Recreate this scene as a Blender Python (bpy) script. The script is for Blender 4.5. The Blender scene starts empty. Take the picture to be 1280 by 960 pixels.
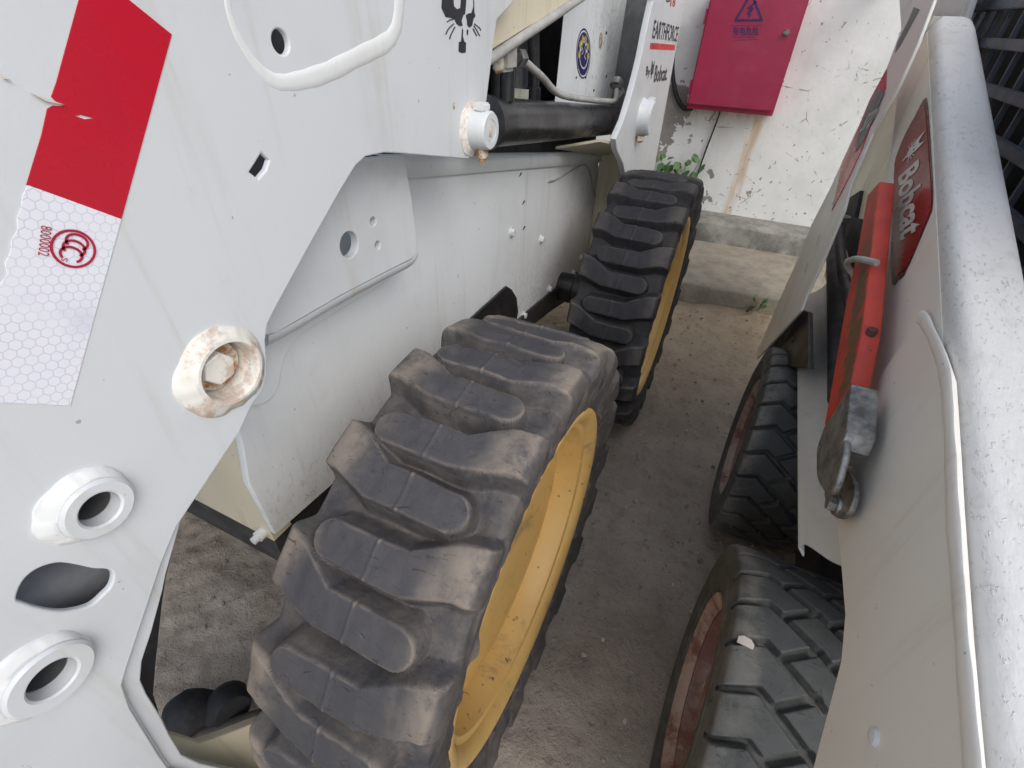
import bpy, bmesh, math, random
import numpy as np
from mathutils import Matrix, Vector
random.seed(7); RNG = np.random.default_rng(7)
scene = bpy.context.scene
COL = scene.collection
# ------------------------------------------------------------------ camera
F_PX = 595.0                                  # focal length in pixels of the 1280 wide photograph
PITCH, YAW, ROLL = -0.65544, -0.42336, 0.03634
CAM = np.array([0.12094, -0.41220, 1.09824])
_f = np.array([math.sin(YAW)*math.cos(PITCH), math.cos(YAW)*math.cos(PITCH), math.sin(PITCH)])
_r = np.array([math.cos(YAW), -math.sin(YAW), 0.0]); _u = np.cross(_r, _f)
RGT = math.cos(ROLL)*_r + math.sin(ROLL)*_u; UPV = -math.sin(ROLL)*_r + math.cos(ROLL)*_u; FWD = _f
cd = bpy.data.cameras.new('camera'); cam = bpy.data.objects.new('camera', cd); COL.objects.link(cam)
cd.sensor_width = 36.0; cd.lens = 36.0*F_PX/1280.0; cd.clip_start = 0.02; cd.clip_end = 2000
m = Matrix.Identity(4)
for i in range(3):
    m[i][0] = RGT[i]; m[i][1] = UPV[i]; m[i][2] = -FWD[i]; m[i][3] = CAM[i]
cam.matrix_world = m; scene.camera = cam
# ------------------------------------------------------------------ light
SUN_EL, SUN_AZ = math.radians(46), math.radians(125)     # azimuth from +Y towards +X
w = bpy.data.worlds.new('World'); scene.world = w; w.use_nodes = True
nt = w.node_tree; bg = nt.nodes['Background']
sky = nt.nodes.new('ShaderNodeTexSky'); sky.sky_type = 'NISHITA'; sky.sun_disc = False
sky.sun_elevation = SUN_EL; sky.sun_rotation = SUN_AZ; sky.dust_density = 2.0; sky.ozone_density = 1.0
hs = nt.nodes.new('ShaderNodeHueSaturation'); hs.inputs['Saturation'].default_value = 0.6
nt.links.new(sky.outputs[0], hs.inputs['Color']); nt.links.new(hs.outputs[0], bg.inputs['Color'])
bg.inputs['Strength'].default_value = 0.15
sl = bpy.data.lights.new('sun', 'SUN'); sl.energy = 0.5; sl.angle = math.radians(40); sl.color = (1.0, 0.975, 0.94)
so = bpy.data.objects.new('sun', sl); COL.objects.link(so)
sd = Vector((math.sin(SUN_AZ)*math.cos(SUN_EL), math.cos(SUN_AZ)*math.cos(SUN_EL), math.sin(SUN_EL)))
so.rotation_euler = sd.to_track_quat('Z', 'Y').to_euler(); so.location = (2, -2, 6)
scene.view_settings.view_transform = 'Standard'; scene.view_settings.look = 'None'
scene.view_settings.gamma = 1.0; scene.view_settings.exposure = 0.78
# ------------------------------------------------------------------ survey helpers (photo pixel -> point on a known plane)
def ray(u, v): return FWD + RGT*(u-640)/F_PX - UPV*(v-480)/F_PX
def onx(u, v, x): d = ray(u, v); return CAM + d*(x-CAM[0])/d[0]
def ony(u, v, y): d = ray(u, v); return CAM + d*(y-CAM[1])/d[1]
def onz(u, v, z): d = ray(u, v); return CAM + d*(z-CAM[2])/d[2]
def yz(px, x): return [tuple(onx(u, v, x)[1:]) for u, v in px]
# ------------------------------------------------------------------ materials
def S(c): return tuple(((x/255)/12.92 if x/255 <= .04045 else ((x/255+.055)/1.055)**2.4) for x in c) + (1.0,)
class NT:
    def __init__(s, name):
        s.m = bpy.data.materials.new(name); s.m.use_nodes = True; s.t = s.m.node_tree
        s.b = s.t.nodes['Principled BSDF']; s.co = s.t.nodes.new('ShaderNodeTexCoord'); s.ob = s.co.outputs['Object']
        s.h = None
    def n(s, typ, **kw):
        x = s.t.nodes.new(typ)
        for k, v in kw.items(): setattr(x, k, v)
        return x
    def l(s, a, b): s.t.links.new(a, b)
    def scaled(s, sc, off=None):
        mp = s.n('ShaderNodeMapping'); mp.inputs['Scale'].default_value = sc; s.l(s.ob, mp.inputs['Vector'])
        if off is not None: mp.inputs['Location'].default_value = off
        return mp.outputs[0]
    def rnd(s):
        oi = s.n('ShaderNodeObjectInfo'); ad = s.n('ShaderNodeVectorMath', operation='ADD'); mu = s.n('ShaderNodeMath', operation='MULTIPLY')
        mu.inputs[1].default_value = 37.0; s.l(oi.outputs['Random'], mu.inputs[0]); s.l(s.ob, ad.inputs[0]); s.l(mu.outputs[0], ad.inputs[1]); s.ob = ad.outputs[0]
    def noise(s, scale, detail=4, rough=.55, vec=None, dist=0):
        x = s.n('ShaderNodeTexNoise'); x.inputs['Scale'].default_value = scale; x.inputs['Detail'].default_value = detail
        x.inputs['Roughness'].default_value = rough; x.inputs['Distortion'].default_value = dist; s.l(vec or s.ob, x.inputs['Vector']); return x.outputs['Fac']
    def voro(s, scale, feature='F1', vec=None, out='Distance', rand=1.0):
        x = s.n('ShaderNodeTexVoronoi', feature=feature); x.inputs['Scale'].default_value = scale; x.inputs['Randomness'].default_value = rand
        s.l(vec or s.ob, x.inputs['Vector']); return x.outputs[out]
    def rng(s, f, a, b, c=0., d=1., smooth=True):
        x = s.n('ShaderNodeMapRange'); x.interpolation_type = 'SMOOTHSTEP' if smooth else 'LINEAR'
        for i, v in zip((1, 2, 3, 4), (a, b, c, d)): x.inputs[i].default_value = v
        s.l(f, x.inputs[0]); return x.outputs[0]
    def mul(s, a, b, op='MULTIPLY'):
        x = s.n('ShaderNodeMath', operation=op)
        for i, v in enumerate((a, b)):
            if isinstance(v, (int, float)): x.inputs[i].default_value = v
            else: s.l(v, x.inputs[i])
        return x.outputs[0]
    def mix(s, f, a, b):
        x = s.n('ShaderNodeMix', data_type='RGBA')
        if isinstance(f, (int, float)): x.inputs[0].default_value = f
        else: s.l(f, x.inputs[0])
        for i, v in ((6, a), (7, b)):
            if isinstance(v, tuple): x.inputs[i].default_value = v
            else: s.l(v, x.inputs[i])
        return x.outputs[2]
    def bump(s, h, strength=.3, dist=.002):
        x = s.n('ShaderNodeBump'); x.inputs['Strength'].default_value = strength; x.inputs['Distance'].default_value = dist
        s.l(h, x.inputs['Height'])
        if s.h: s.l(s.h, x.inputs['Normal'])
        s.h = x.outputs[0]
    def sep(s, vec=None):
        x = s.n('ShaderNodeSeparateXYZ'); s.l(vec or s.ob, x.inputs[0]); return x.outputs
    def pos(s): return s.n('ShaderNodeNewGeometry').outputs['Position']
    def point(s): return s.n('ShaderNodeNewGeometry').outputs['Pointiness']
    def done(s, col, rough=.5, metal=0., spec=.5):
        for k, v in (('Base Color', col), ('Roughness', rough), ('Metallic', metal)):
            if isinstance(v, (int, float, tuple)): s.b.inputs[k].default_value = v
            else: s.l(v, s.b.inputs[k])
        s.b.inputs['Specular IOR Level'].default_value = spec
        if s.h: s.l(s.h, s.b.inputs['Normal'])
        return s.m

def mat_white(name, base=(214, 214, 210), dirt=(176, 168, 152), streak=.5, rust=.0, rough=.38, fleck=0., splash=0.):
    a = NT(name); a.ob = a.pos()
    c = a.mix(a.rng(a.noise(5, 6, .6), .42, .75), S(base), S([x*.955 for x in base]))
    scr = a.rng(a.noise(1, 3, .6, a.scaled((20, 260, 34)), 1.2), .70, .73); c = a.mix(a.mul(scr, a.mul(a.rng(a.noise(4, 3), .5, .62), .5)), c, S([x*.80 for x in base]))
    st = a.noise(1, 5, .65, a.scaled((30, 30, 2.2))); c = a.mix(a.mul(a.rng(st, .52, .8), streak), c, S(dirt))
    bl = a.noise(9, 8, .7); c = a.mix(a.mul(a.rng(bl, .58, .8), streak*.8), c, S(dirt))
    sp = a.rng(a.noise(110, 2, .5), .75, .775); c = a.mix(a.mul(sp, .55), c, S((110, 98, 84)))
    if fleck:
        fl = a.rng(a.noise(1, 3, .6, a.scaled((240, 100, 240))), .60, .67); c = a.mix(a.mul(fl, a.mul(a.rng(a.noise(7, 5), .44, .62), fleck)), c, S((160, 156, 152)))
        a.bump(fl, .5, .0015)
        pk = a.noise(1, 4, .6, a.scaled((120, 60, 120))); a.bump(pk, .35, .003)
    if splash:
        px_, py_, pz_ = a.sep(); zone = a.mul(a.rng(py_, .80, 1.24), a.rng(pz_, .40, .62)); low = a.mul(a.rng(pz_, .66, .44), .8)
        spk = a.rng(a.noise(1, 5, .75, a.scaled((100, 100, 62))), .545, .60); c = a.mix(a.mul(spk, a.mul(a.mul(zone, low, 'MAXIMUM'), splash)), c, S((118, 108, 88)))
        mud = a.rng(a.noise(1, 6, .7, a.scaled((14, 14, 9))), .50, .70); c = a.mix(a.mul(mud, a.mul(a.mul(zone, low, 'MAXIMUM'), splash*.7)), c, S((168, 156, 132)))
    if rust:
        ru = a.rng(a.noise(26, 7, .75), .47, .60); c = a.mix(a.mul(ru, rust), c, S((158, 104, 52)))
    a.bump(a.noise(260, 2, .5), .10, .0008); a.bump(a.noise(7, 3), .16, .004)
    return a.done(c, a.rng(bl, .3, .8, rough-.06, rough+.16))
M = {}
M['white'] = mat_white('white_paint', (200, 203, 204), streak=.5)
M['weld'] = mat_white('white_weld_paint', (214, 215, 213), streak=.2, rough=.3)
M['weldrust'] = mat_white('white_weld_paint_rusty', (222, 219, 210), streak=.45, rust=.5, rough=.35)
M['panel'] = mat_white('white_panel_paint', (222, 225, 225), (184, 180, 166), streak=.45, splash=.5)
M['cream'] = mat_white('cream_dirty_paint', (206, 197, 172), (140, 126, 98), streak=.8)
M['arm_b'] = mat_white('worn_white_paint', (228, 224, 215), (190, 180, 162), streak=.4)
M['tube_b'] = mat_white('pitted_white_paint', (204, 203, 200), (164, 158, 148), streak=.45, fleck=.6, rough=.46)
M['arm_weld'] = mat_white('worn_weld_paint', (226, 222, 214), (186, 176, 160), streak=.5)
M['fend'] = mat_white('silver_white_paint', (196, 195, 190), (150, 146, 136), streak=.4)

def mat_plain(name, c, rough=.5, metal=0, var=.8, scale=12, bump=.15, spec=.5, dust=None, dustamt=.5):
    a = NT(name); a.ob = a.pos()
    nz = a.noise(scale, 6, .65); k = a.mix(a.rng(nz, .35, .7), S(c), S([x*var for x in c]))
    if dust: k = a.mix(a.mul(a.rng(a.noise(scale*1.7, 7, .7), .45, .72), dustamt), k, S(dust))
    if bump: a.bump(a.noise(120, 3), bump, .001)
    return a.done(k, a.rng(nz, .3, .7, max(.05, rough-.08), min(1, rough+.1)), metal, spec)
M['black'] = mat_plain('black_plastic', (34, 35, 38), .45, dust=(86, 82, 76), dustamt=.35)
M['dark'] = mat_plain('dark_steel', (42, 43, 46), .6, dust=(80, 76, 70))
M['blackgloss'] = mat_plain('black_cylinder_paint', (36, 37, 39), .32, dust=(100, 97, 92), dustamt=.12)
M['hose'] = mat_plain('black_hose_rubber', (50, 50, 52), .55, dust=(90, 86, 80))
M['steel'] = mat_plain('zinc_steel', (172, 172, 168), .48, .8, .62, 40, .5, dust=(96, 90, 80), dustamt=.5)
M['chrome'] = mat_plain('cylinder_rod', (120, 122, 126), .25, .9)
M['pipe'] = mat_plain('painted_pipe', (176, 175, 170), .4, dust=(130, 124, 112))
M['grey'] = mat_plain('grey_panel', (120, 122, 124), .5, dust=(90, 86, 80))
M['mesh'] = mat_plain('guard_paint', (92, 99, 110), .45, dust=(112, 110, 108), dustamt=.4)
M['cab'] = mat_plain('cab_dark', (22, 22, 24), .75, dust=(58, 54, 50), dustamt=.5)
M['tape_r'] = mat_plain('red_reflective', (184, 26, 46), .28, var=.92, scale=6, bump=0)
M['mark'] = mat_plain('red_print', (184, 30, 64), .4, bump=0)
M['print'] = mat_plain('black_print', (40, 40, 44), .45, bump=0)
M['printred'] = mat_plain('red_stripe_print', (200, 40, 40), .45, bump=0)
M['blue'] = mat_plain('blue_print', (40, 38, 100), .45, bump=0)
M['yellowprint'] = mat_plain('yellow_print', (190, 176, 70), .45, bump=0)
M['whiteprint'] = mat_plain('white_print', (214, 212, 206), .45, bump=0)
M['stk_b'] = mat_plain('red_sticker', (158, 34, 30), .2, var=.7, scale=9, bump=.02)
M['stk_rim'] = mat_plain('dark_red_sticker_edge', (92, 24, 26), .25, bump=0)
M['paper'] = mat_plain('paper_label', (188, 188, 170), .6, bump=0)
M['boxred'] = mat_plain('red_enamel', (166, 46, 78), .38, var=.93, scale=5, dust=(182, 84, 104), dustamt=.3)
M['boxprint'] = mat_plain('purple_print', (64, 40, 92), .5, bump=0)
M['chip'] = mat_plain('pale_chip', (206, 194, 184), .7)

def mat_tape():
    a = NT('white_reflective_honeycomb'); a.ob = a.pos()
    mp = a.n('ShaderNodeMapping'); mp.inputs['Scale'].default_value = (0, 165, 165); mp.inputs['Rotation'].default_value = (.35, 0, 0); a.l(a.ob, mp.inputs[0]); p = mp.outputs[0]
    def vm(op, u, v=None):
        x = a.n('ShaderNodeVectorMath', operation=op)
        for k, q in enumerate((u, v)):
            if q is None: continue
            if isinstance(q, tuple): x.inputs[k].default_value = q
            else: a.l(q, x.inputs[k])
        return x
    def cell(q):
        x = a.n('ShaderNodeVectorMath', operation='WRAP'); a.l(q, x.inputs[0]); x.inputs[1].default_value = (.5, .5, .8660254); x.inputs[2].default_value = (-.5, -.5, -.8660254); return x.outputs[0]
    g1 = cell(p); g2 = cell(vm('ADD', p, (0, .5, .8660254)).outputs[0])
    def hexd(g):
        ab = vm('ABSOLUTE', g).outputs[0]; d = vm('DOT_PRODUCT', ab, (0, .5, .8660254)).outputs['Value']; return a.mul(d, a.sep(ab)[1], 'MAXIMUM')
    hd = a.mul(hexd(g1), hexd(g2), 'MINIMUM')
    line = a.mul(a.rng(hd, .425, .48), a.rng(a.noise(30, 3), .25, .6, .35, 1))
    c = a.mix(line, S((220, 220, 226)), S((196, 196, 205)))
    c = a.mix(a.rng(a.noise(16, 5), .56, .72, 0, .65), c, S((198, 198, 210)))
    a.bump(line, -.2, .0006); return a.done(c, .35)
M['tape_w'] = mat_tape()

def mat_yellow():
    a = NT('yellow_rim_paint'); p = a.ob
    a.rnd()
    c = a.mix(a.rng(a.noise(10, 6, .65), .4, .75), S((216, 178, 108)), S((204, 166, 98)))
    d = a.rng(a.noise(5, 7, .72, dist=.6), .56, .66); c = a.mix(a.mul(d, .6), c, S((124, 112, 96)))
    e = a.rng(a.noise(60, 4, .6), .66, .7); c = a.mix(a.mul(e, .7), c, S((66, 54, 40)))
    a.bump(a.noise(90, 3), .15, .001); return a.done(c, .42)
M['yellow'] = mat_yellow()
def mat_rustrim(name='rusty_brown_rim', pale=0):
    a = NT(name)
    c = a.mix(a.rng(a.noise(14, 7, .7), .4, .62), S((120, 80, 72)), S((150, 126, 114)))
    c = a.mix(a.rng(a.noise(30, 6, .7), .55, .66, 0, .8), c, S((172, 158, 146)))
    c = a.mix(a.rng(a.noise(8, 5, .6), .56, .7, 0, .8), c, S((78, 58, 52)))
    if pale: c = a.mix(a.rng(a.noise(17, 7, .7), .38, .56, 0, pale), c, S((178, 160, 148)))
    a.bump(a.noise(60, 5), .5, .002); return a.done(c, .6)
M['rustrim'] = mat_rustrim(); M['rimflange'] = mat_rustrim('worn_rim_flange', .85)
def mat_rust_steel():
    a = NT('rusted_bolt_steel'); a.ob = a.pos()
    c = a.mix(a.rng(a.noise(70, 6, .7), .42, .6), S((198, 190, 172)), S((142, 98, 54)))
    c = a.mix(a.rng(a.noise(160, 4, .7), .58, .68), c, S((80, 50, 28)))
    a.bump(a.noise(200, 4), .4, .001); return a.done(c, .6)
M['rust'] = mat_rust_steel()
def mat_redbar():
    a = NT('worn_red_paint'); a.ob = a.pos()
    c = a.mix(a.rng(a.noise(20, 5), .4, .7), S((190, 64, 48)), S((170, 54, 44)))
    p0, p1 = onx(1090, 287, .30), onx(1062, 479, .30); d = (p1-p0); d /= np.linalg.norm(d); nv = np.array([0, d[2], -d[1]])
    if nv@(onx(1050, 450, .30)-p0) < 0: nv = -nv
    dp = a.n('ShaderNodeVectorMath', operation='DOT_PRODUCT'); dp.inputs[1].default_value = tuple(nv); a.l(a.ob, dp.inputs[0]); dist = a.mul(dp.outputs['Value'], -float(nv@p0), 'ADD')
    dl = a.n('ShaderNodeVectorMath', operation='DOT_PRODUCT'); dl.inputs[1].default_value = tuple(d); a.l(a.ob, dl.inputs[0]); along = a.mul(dl.outputs['Value'], -float(d@p0), 'ADD')
    jit = a.mul(a.mul(a.noise(1, 6, .7, a.scaled((40, 60, 22))), -.5, 'ADD'), .075); dj = a.mul(dist, jit, 'ADD')
    Lb = float(np.linalg.norm(p1-p0)); band = a.mul(a.mul(a.rng(dj, -.010, -.004), a.rng(dj, .034, .020)), a.mul(a.rng(along, -.05, .06), a.rng(along, Lb+.04, Lb)))
    nx = a.sep(a.n('ShaderNodeNewGeometry').outputs['Normal'])[0]; fac = a.mul(band, a.rng(nx, -.6, -.9))
    c = a.mix(fac, c, a.mix(a.noise(50, 6, .7), S((70, 52, 36)), S((136, 98, 70))))
    ch = a.rng(a.noise(34, 6, .7), .64, .68); c = a.mix(a.mul(ch, .7), c, S((96, 60, 44)))
    a.bump(fac, .3, .001); a.bump(a.noise(90, 4), .2, .001); return a.done(c, .5)
M['redbar'] = mat_redbar()
def mat_rubber(name, dark, dust, edge, amt=.7, e0=.515, xc=0, hw=.1, rt=.38):
    a = NT(name); o = a.ob; x, y, z = a.sep(o)
    yz_ = a.n('ShaderNodeVectorMath', operation='LENGTH'); cm = a.n('ShaderNodeCombineXYZ'); a.l(y, cm.inputs[1]); a.l(z, cm.inputs[2]); a.l(cm.outputs[0], yz_.inputs[0]); rad = yz_.outputs['Value']
    ax = a.mul(a.mul(x, -xc, 'ADD'), 0, 'ADD'); ab = a.n('ShaderNodeMath', operation='ABSOLUTE'); a.l(ax, ab.inputs[0]); ab = ab.outputs[0]
    a.rnd()
    n1 = a.noise(18, 8, .7); n2 = a.noise(6, 5, .65, dist=.4); n3 = a.noise(45, 6, .7)
    jit = a.mul(a.mul(n2, -.5, 'ADD'), .09)
    crown = a.mul(a.rng(rad, rt-.006, rt), a.rng(a.mul(ab, jit, 'ADD'), hw*.80, hw*.42))       # part of the lug tops polished by the road
    dirty = a.mul(a.rng(n1, .30, .62), a.rng(n2, .25, .6, .45, 1))
    dirty = a.mul(dirty, a.mul(a.mul(crown, -.72), 1, 'ADD'))
    c = a.mix(a.mul(dirty, amt), S(dark), a.mix(a.rng(n3, .35, .65), S(dust), S([k*.82 for k in dust])))
    sh_ = a.mul(a.mul(a.rng(rad, rt-.008, rt-.002), a.rng(a.mul(ab, jit, 'ADD'), hw*.55, hw*.95)), a.rng(n1, .3, .55)); c = a.mix(a.mul(sh_, .85*amt), c, S(edge))
    pt = a.point(); ed = a.mul(a.rng(pt, e0, e0+.06), a.rng(n3, .3, .6)); c = a.mix(a.mul(ed, .8), c, S(edge))
    cr = a.rng(a.noise(1, 5, .75, a.scaled((40, 130, 130)), .8), .60, .66); c = a.mix(a.mul(cr, .6), c, S([k*.55 for k in dark]))
    scf = a.rng(a.noise(1, 4, .7, a.scaled((25, 220, 120)), 1.5), .66, .70); c = a.mix(a.mul(scf, .2), c, S([min(255, k*1.15) for k in dust]))
    wv = a.n('ShaderNodeTexVoronoi', feature='DISTANCE_TO_EDGE'); wv.inputs['Scale'].default_value = 26; ds = a.n('ShaderNodeVectorMath', operation='ADD'); nn = a.n('ShaderNodeTexNoise'); nn.inputs['Scale'].default_value = 30; nn.inputs['Detail'].default_value = 4; a.l(a.ob, nn.inputs['Vector'])
    sc = a.n('ShaderNodeVectorMath', operation='SCALE'); sc.inputs['Scale'].default_value = .04; a.l(nn.outputs['Color'], sc.inputs[0]); a.l(a.ob, ds.inputs[0]); a.l(sc.outputs[0], ds.inputs[1]); a.l(ds.outputs[0], wv.inputs['Vector'])
    crk = a.mul(a.rng(wv.outputs['Distance'], .022, .0), a.rng(a.noise(14, 3), .60, .68))
    pit = a.mul(a.rng(a.voro(38), .10, .05), a.rng(a.noise(22, 2), .54, .6))
    c = a.mix(a.mul(crk, .4), c, S([k*.6 for k in dark]))
    a.bump(a.mul(crk, -1), .6, .0025); a.bump(a.mul(pit, -1), .5, .0025); a.bump(a.noise(55, 8, .75), .55, .003); a.bump(n1, .4, .006); a.bump(a.noise(300, 4), .3, .0008)
    return a.done(c, a.rng(n1, .3, .7, .55, .85), 0, .35)
M['rubA'] = mat_rubber('dusty_black_rubber', (60, 60, 64), (112, 105, 98), (142, 130, 117), .82, .515, -.0965, .105, .382)
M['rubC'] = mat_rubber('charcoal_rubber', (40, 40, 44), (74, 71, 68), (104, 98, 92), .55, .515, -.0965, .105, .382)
M['rubB'] = mat_rubber('black_tyre_rubber', (62, 64, 64), (112, 112, 106), (124, 121, 112), .75, .53, .092, .09, .244)

def mat_ground():
    a = NT('dusty_concrete_ground'); y0_ = a.sep()[1]; a.ob = a.scaled((1, 1, 1), (17.3, 9.1, 4.7))
    n1 = a.noise(3.2, 8, .65); n2 = a.noise(14, 8, .7); n3 = a.noise(60, 6, .7)
    c = a.mix(a.rng(n1, .35, .65), S((152, 140, 127)), S((174, 162, 147)))
    c = a.mix(a.rng(n2, .5, .75, 0, .7), c, S((128, 117, 106)))
    far = a.mul(a.rng(a.mul(y0_, a.mul(a.noise(2.5, 5), .9), 'ADD'), 1.35, 2.1), .85)  # skylight on the open far ground, put into the colour as a paler tone
    c = a.mix(far, c, a.mix(a.rng(n2, .4, .7), S((180, 160, 130)), S((160, 139, 110))))
    sp = a.rng(n3, .60, .67); c = a.mix(a.mul(sp, .55), c, S((92, 82, 72))); sp2 = a.rng(a.noise(150, 4, .7), .64, .70); c = a.mix(a.mul(sp2, .5), c, S((196, 186, 170)))
    g = a.rng(a.voro(95), .12, .2, 1, 0); g2 = a.mul(g, a.rng(a.noise(20, 2), .5, .62)); c = a.mix(a.mul(g2, .45), c, S((150, 140, 128)))
    a.bump(n1, .6, .04); a.bump(n2, .8, .022); a.bump(n3, .7, .006); a.bump(g2, .5, .003); a.bump(a.noise(220, 4), .4, .0015)
    return a.done(c, .88, 0, .25)
M['ground'] = mat_ground()
def mat_concrete(name, c1, c2, moss=0.):
    a = NT(name); a.ob = a.pos()
    n2 = a.noise(11, 8, .7); c = a.mix(a.rng(n2, .35, .68), S(c1), S(c2))
    nz = a.sep(a.n('ShaderNodeNewGeometry').outputs['Normal'])[2]
    if moss: c = a.mix(a.mul(a.rng(a.noise(7, 7, .7), .36, .58), a.rng(nz, .5, .1, 0, moss)), c, S((58, 60, 54)))
    c = a.mix(a.rng(a.noise(70, 5), .6, .7, 0, .5), c, S((88, 84, 78)))
    a.bump(n2, .5, .008); a.bump(a.noise(90, 6), .5, .002); return a.done(c, .85, 0, .3)
M['step'] = mat_concrete('step_concrete', (158, 148, 130), (134, 126, 112), .35)
M['ledge'] = mat_concrete('mossy_ledge_concrete', (150, 146, 136), (116, 114, 106), .85)
def mat_wall():
    a = NT('peeling_white_plaster'); a.ob = a.pos()
    c = a.mix(a.rng(a.noise(4, 7, .65), .38, .7), S((230, 229, 224)), S((214, 215, 209)))
    x, y, z = a.sep()
    hz = a.rng(z, .2, .8, .07, 0)
    n = a.noise(9, 7, .62, dist=.5)
    peel = a.rng(a.mul(n, hz, 'ADD'), .70, .71)
    bigz = a.mul(a.rng(x, -.16, -.26), a.mul(a.rng(z, .95, .8), a.rng(z, .40, .46)))
    p2 = a.mul(a.rng(a.mul(a.noise(6, 5, .6), a.mul(bigz, .17), 'ADD'), .66, .67), bigz)
    pm = a.mul(peel, p2, 'MAXIMUM')
    small = a.rng(a.mul(a.noise(30, 5, .7), a.rng(z, .2, .7, .045, .02), 'ADD'), .668, .676); pm = a.mul(pm, small, 'MAXIMUM')
    ce = a.voro(4.5, 'DISTANCE_TO_EDGE', None); wob = a.mul(ce, a.mul(a.noise(22, 5), .10), 'ADD')
    crk = a.mul(a.rng(wob, .050, .054, 1, 0), a.rng(a.noise(5, 3), .50, .58)); pm2 = a.mul(pm, a.mul(crk, .8), 'MAXIMUM')
    c = a.mix(pm2, c, a.mix(a.noise(30, 6), S((166, 160, 150)), S((122, 116, 108))))
    # rust run-off below the electrical box
    dx = a.mul(a.mul(x, a.mul(a.noise(6, 3), .05), 'ADD'), -.09, 'ADD'); dxs = a.mul(dx, a.mul(z, -.03), 'ADD')
    core = a.rng(a.mul(dxs, 0, 'ADD'), -.06, -.005); core2 = a.rng(dxs, .028, .004)
    st = a.mul(a.mul(core, core2), a.mul(a.rng(z, .74, .70), a.rng(a.noise(1, 5, .6, a.scaled((50, 50, 4))), .3, .62)))
    c = a.mix(a.mul(st, .6), c, S((190, 142, 70)))
    ub = a.mul(a.mul(a.rng(z, .58, .74), a.rng(z, .745, .735)), a.mul(a.rng(x, -.34, -.26), a.rng(x, .16, .10)))
    c = a.mix(a.mul(a.mul(ub, a.rng(a.noise(1, 6, .7, a.scaled((26, 26, 8))), .38, .7)), .5), c, S((160, 138, 88)))
    a.bump(pm2, -.8, .004); a.bump(a.noise(5, 4), .3, .02); a.bump(a.noise(60, 6), .25, .003)
    return a.done(c, .8, 0, .3)
M['wall'] = mat_wall()
def mat_leaf(name, c1, c2):
    a = NT(name); a.rnd(); c = a.mix(a.noise(9, 3), S(c1), S(c2)); return a.done(c, .5)
M['leaf'] = mat_leaf('ivy_leaf', (56, 92, 46), (96, 130, 70))
M['weed'] = mat_leaf('weed_leaf', (86, 120, 60), (120, 150, 90))
M['stone'] = mat_plain('pebble_stone', (158, 146, 130), .85, var=.55, scale=23, dust=(214, 208, 196), dustamt=.6)
M['stick'] = mat_plain('brown_wood', (92, 58, 44), .7)
M['board'] = mat_plain('dirty_brown_panel', (82, 74, 66), .8, dust=(110, 100, 88))

# ------------------------------------------------------------------ mesh helpers
WL = {}                                           # world location of every object placed so far
def tag(o, label=None, cat=None, group=None, kind=None):
    for k, v in (('label', label), ('category', cat), ('group', group), ('kind', kind)):
        if v: o[k] = v
    return o
def attach(o, loc, parent):
    COL.objects.link(o); loc = np.array(loc, float); WL[o] = loc
    if parent is not None:
        o.parent = parent; o.location = loc - WL[parent]
    else: o.location = loc
    return o
def empty(name, loc, label, cat, group=None):
    o = bpy.data.objects.new(name, None); o.empty_display_size = .1; attach(o, loc, None); return tag(o, label, cat, group)
def finish(me, mat, angle=40, smooth=True):
    if mat is not None:
        me.materials.clear(); me.materials.append(mat)
    if smooth:
        me.polygons.foreach_set('use_smooth', [True]*len(me.polygons)); me.set_sharp_from_angle(angle=math.radians(angle))
    return me
def mk(name, V, Fc, mat, parent=None, origin=None, angle=40):
    V = np.asarray(V, float)
    if origin is None: origin = (V.min(0)+V.max(0))/2
    me = bpy.data.meshes.new(name); me.from_pydata((V-np.asarray(origin)).tolist(), [], [list(map(int, f)) for f in Fc]); me.update()
    finish(me, mat, angle)
    return attach(bpy.data.objects.new(name, me), origin, parent)
def join(parts):
    V = []; Fc = []
    for v, f in parts:
        k = len(V); V.extend([tuple(p) for p in v]); Fc.extend([[i+k for i in g] for g in f])
    return np.array(V), Fc
def frame_x(x):                                    # local (a,b,c) -> world (Y,Z,X)
    return Matrix(((0, 0, 1, x), (1, 0, 0, 0), (0, 1, 0, 0), (0, 0, 0, 1)))
def curve_plate(outlines, thick, bevel, mtx, res=2):
    cu = bpy.data.curves.new('c', 'CURVE'); cu.dimensions = '2D'; cu.fill_mode = 'BOTH'
    cu.extrude = max(thick/2-bevel, 1e-5); cu.bevel_depth = bevel; cu.bevel_resolution = res; cu.offset = -bevel
    for pts in outlines:
        sp = cu.splines.new('POLY'); sp.points.add(len(pts)-1); sp.use_cyclic_u = True
        for p, q in zip(sp.points, pts): p.co = (q[0], q[1], 0, 1)
    ob = bpy.data.objects.new('c', cu); COL.objects.link(ob)
    dg = bpy.context.evaluated_depsgraph_get(); me = bpy.data.meshes.new_from_object(ob.evaluated_get(dg))
    bpy.data.objects.remove(ob); bpy.data.curves.remove(cu)
    V = np.empty(len(me.vertices)*3); me.vertices.foreach_get('co', V); V = V.reshape(-1, 3)
    Fc = [list(p.vertices) for p in me.polygons]; bpy.data.meshes.remove(me)
    A = np.array(mtx); V = V@A[:3, :3].T + A[:3, 3]
    return V, Fc
def plate_vf(outer, x_face, thick, holes=(), bevel=.0015, side=1):
    """sheet whose front face lies at x_face and whose body goes to -X (side=1) or +X (side=-1)"""
    return curve_plate([outer]+list(holes), thick, bevel, frame_x(x_face-side*thick/2))
def plate(name, outer, x_face, thick, mat, parent, holes=(), bevel=.0015, side=1, angle=40):
    V, Fc = plate_vf(outer, x_face, thick, holes, bevel, side); return mk(name, V, Fc, mat, parent, angle=angle)
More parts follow.
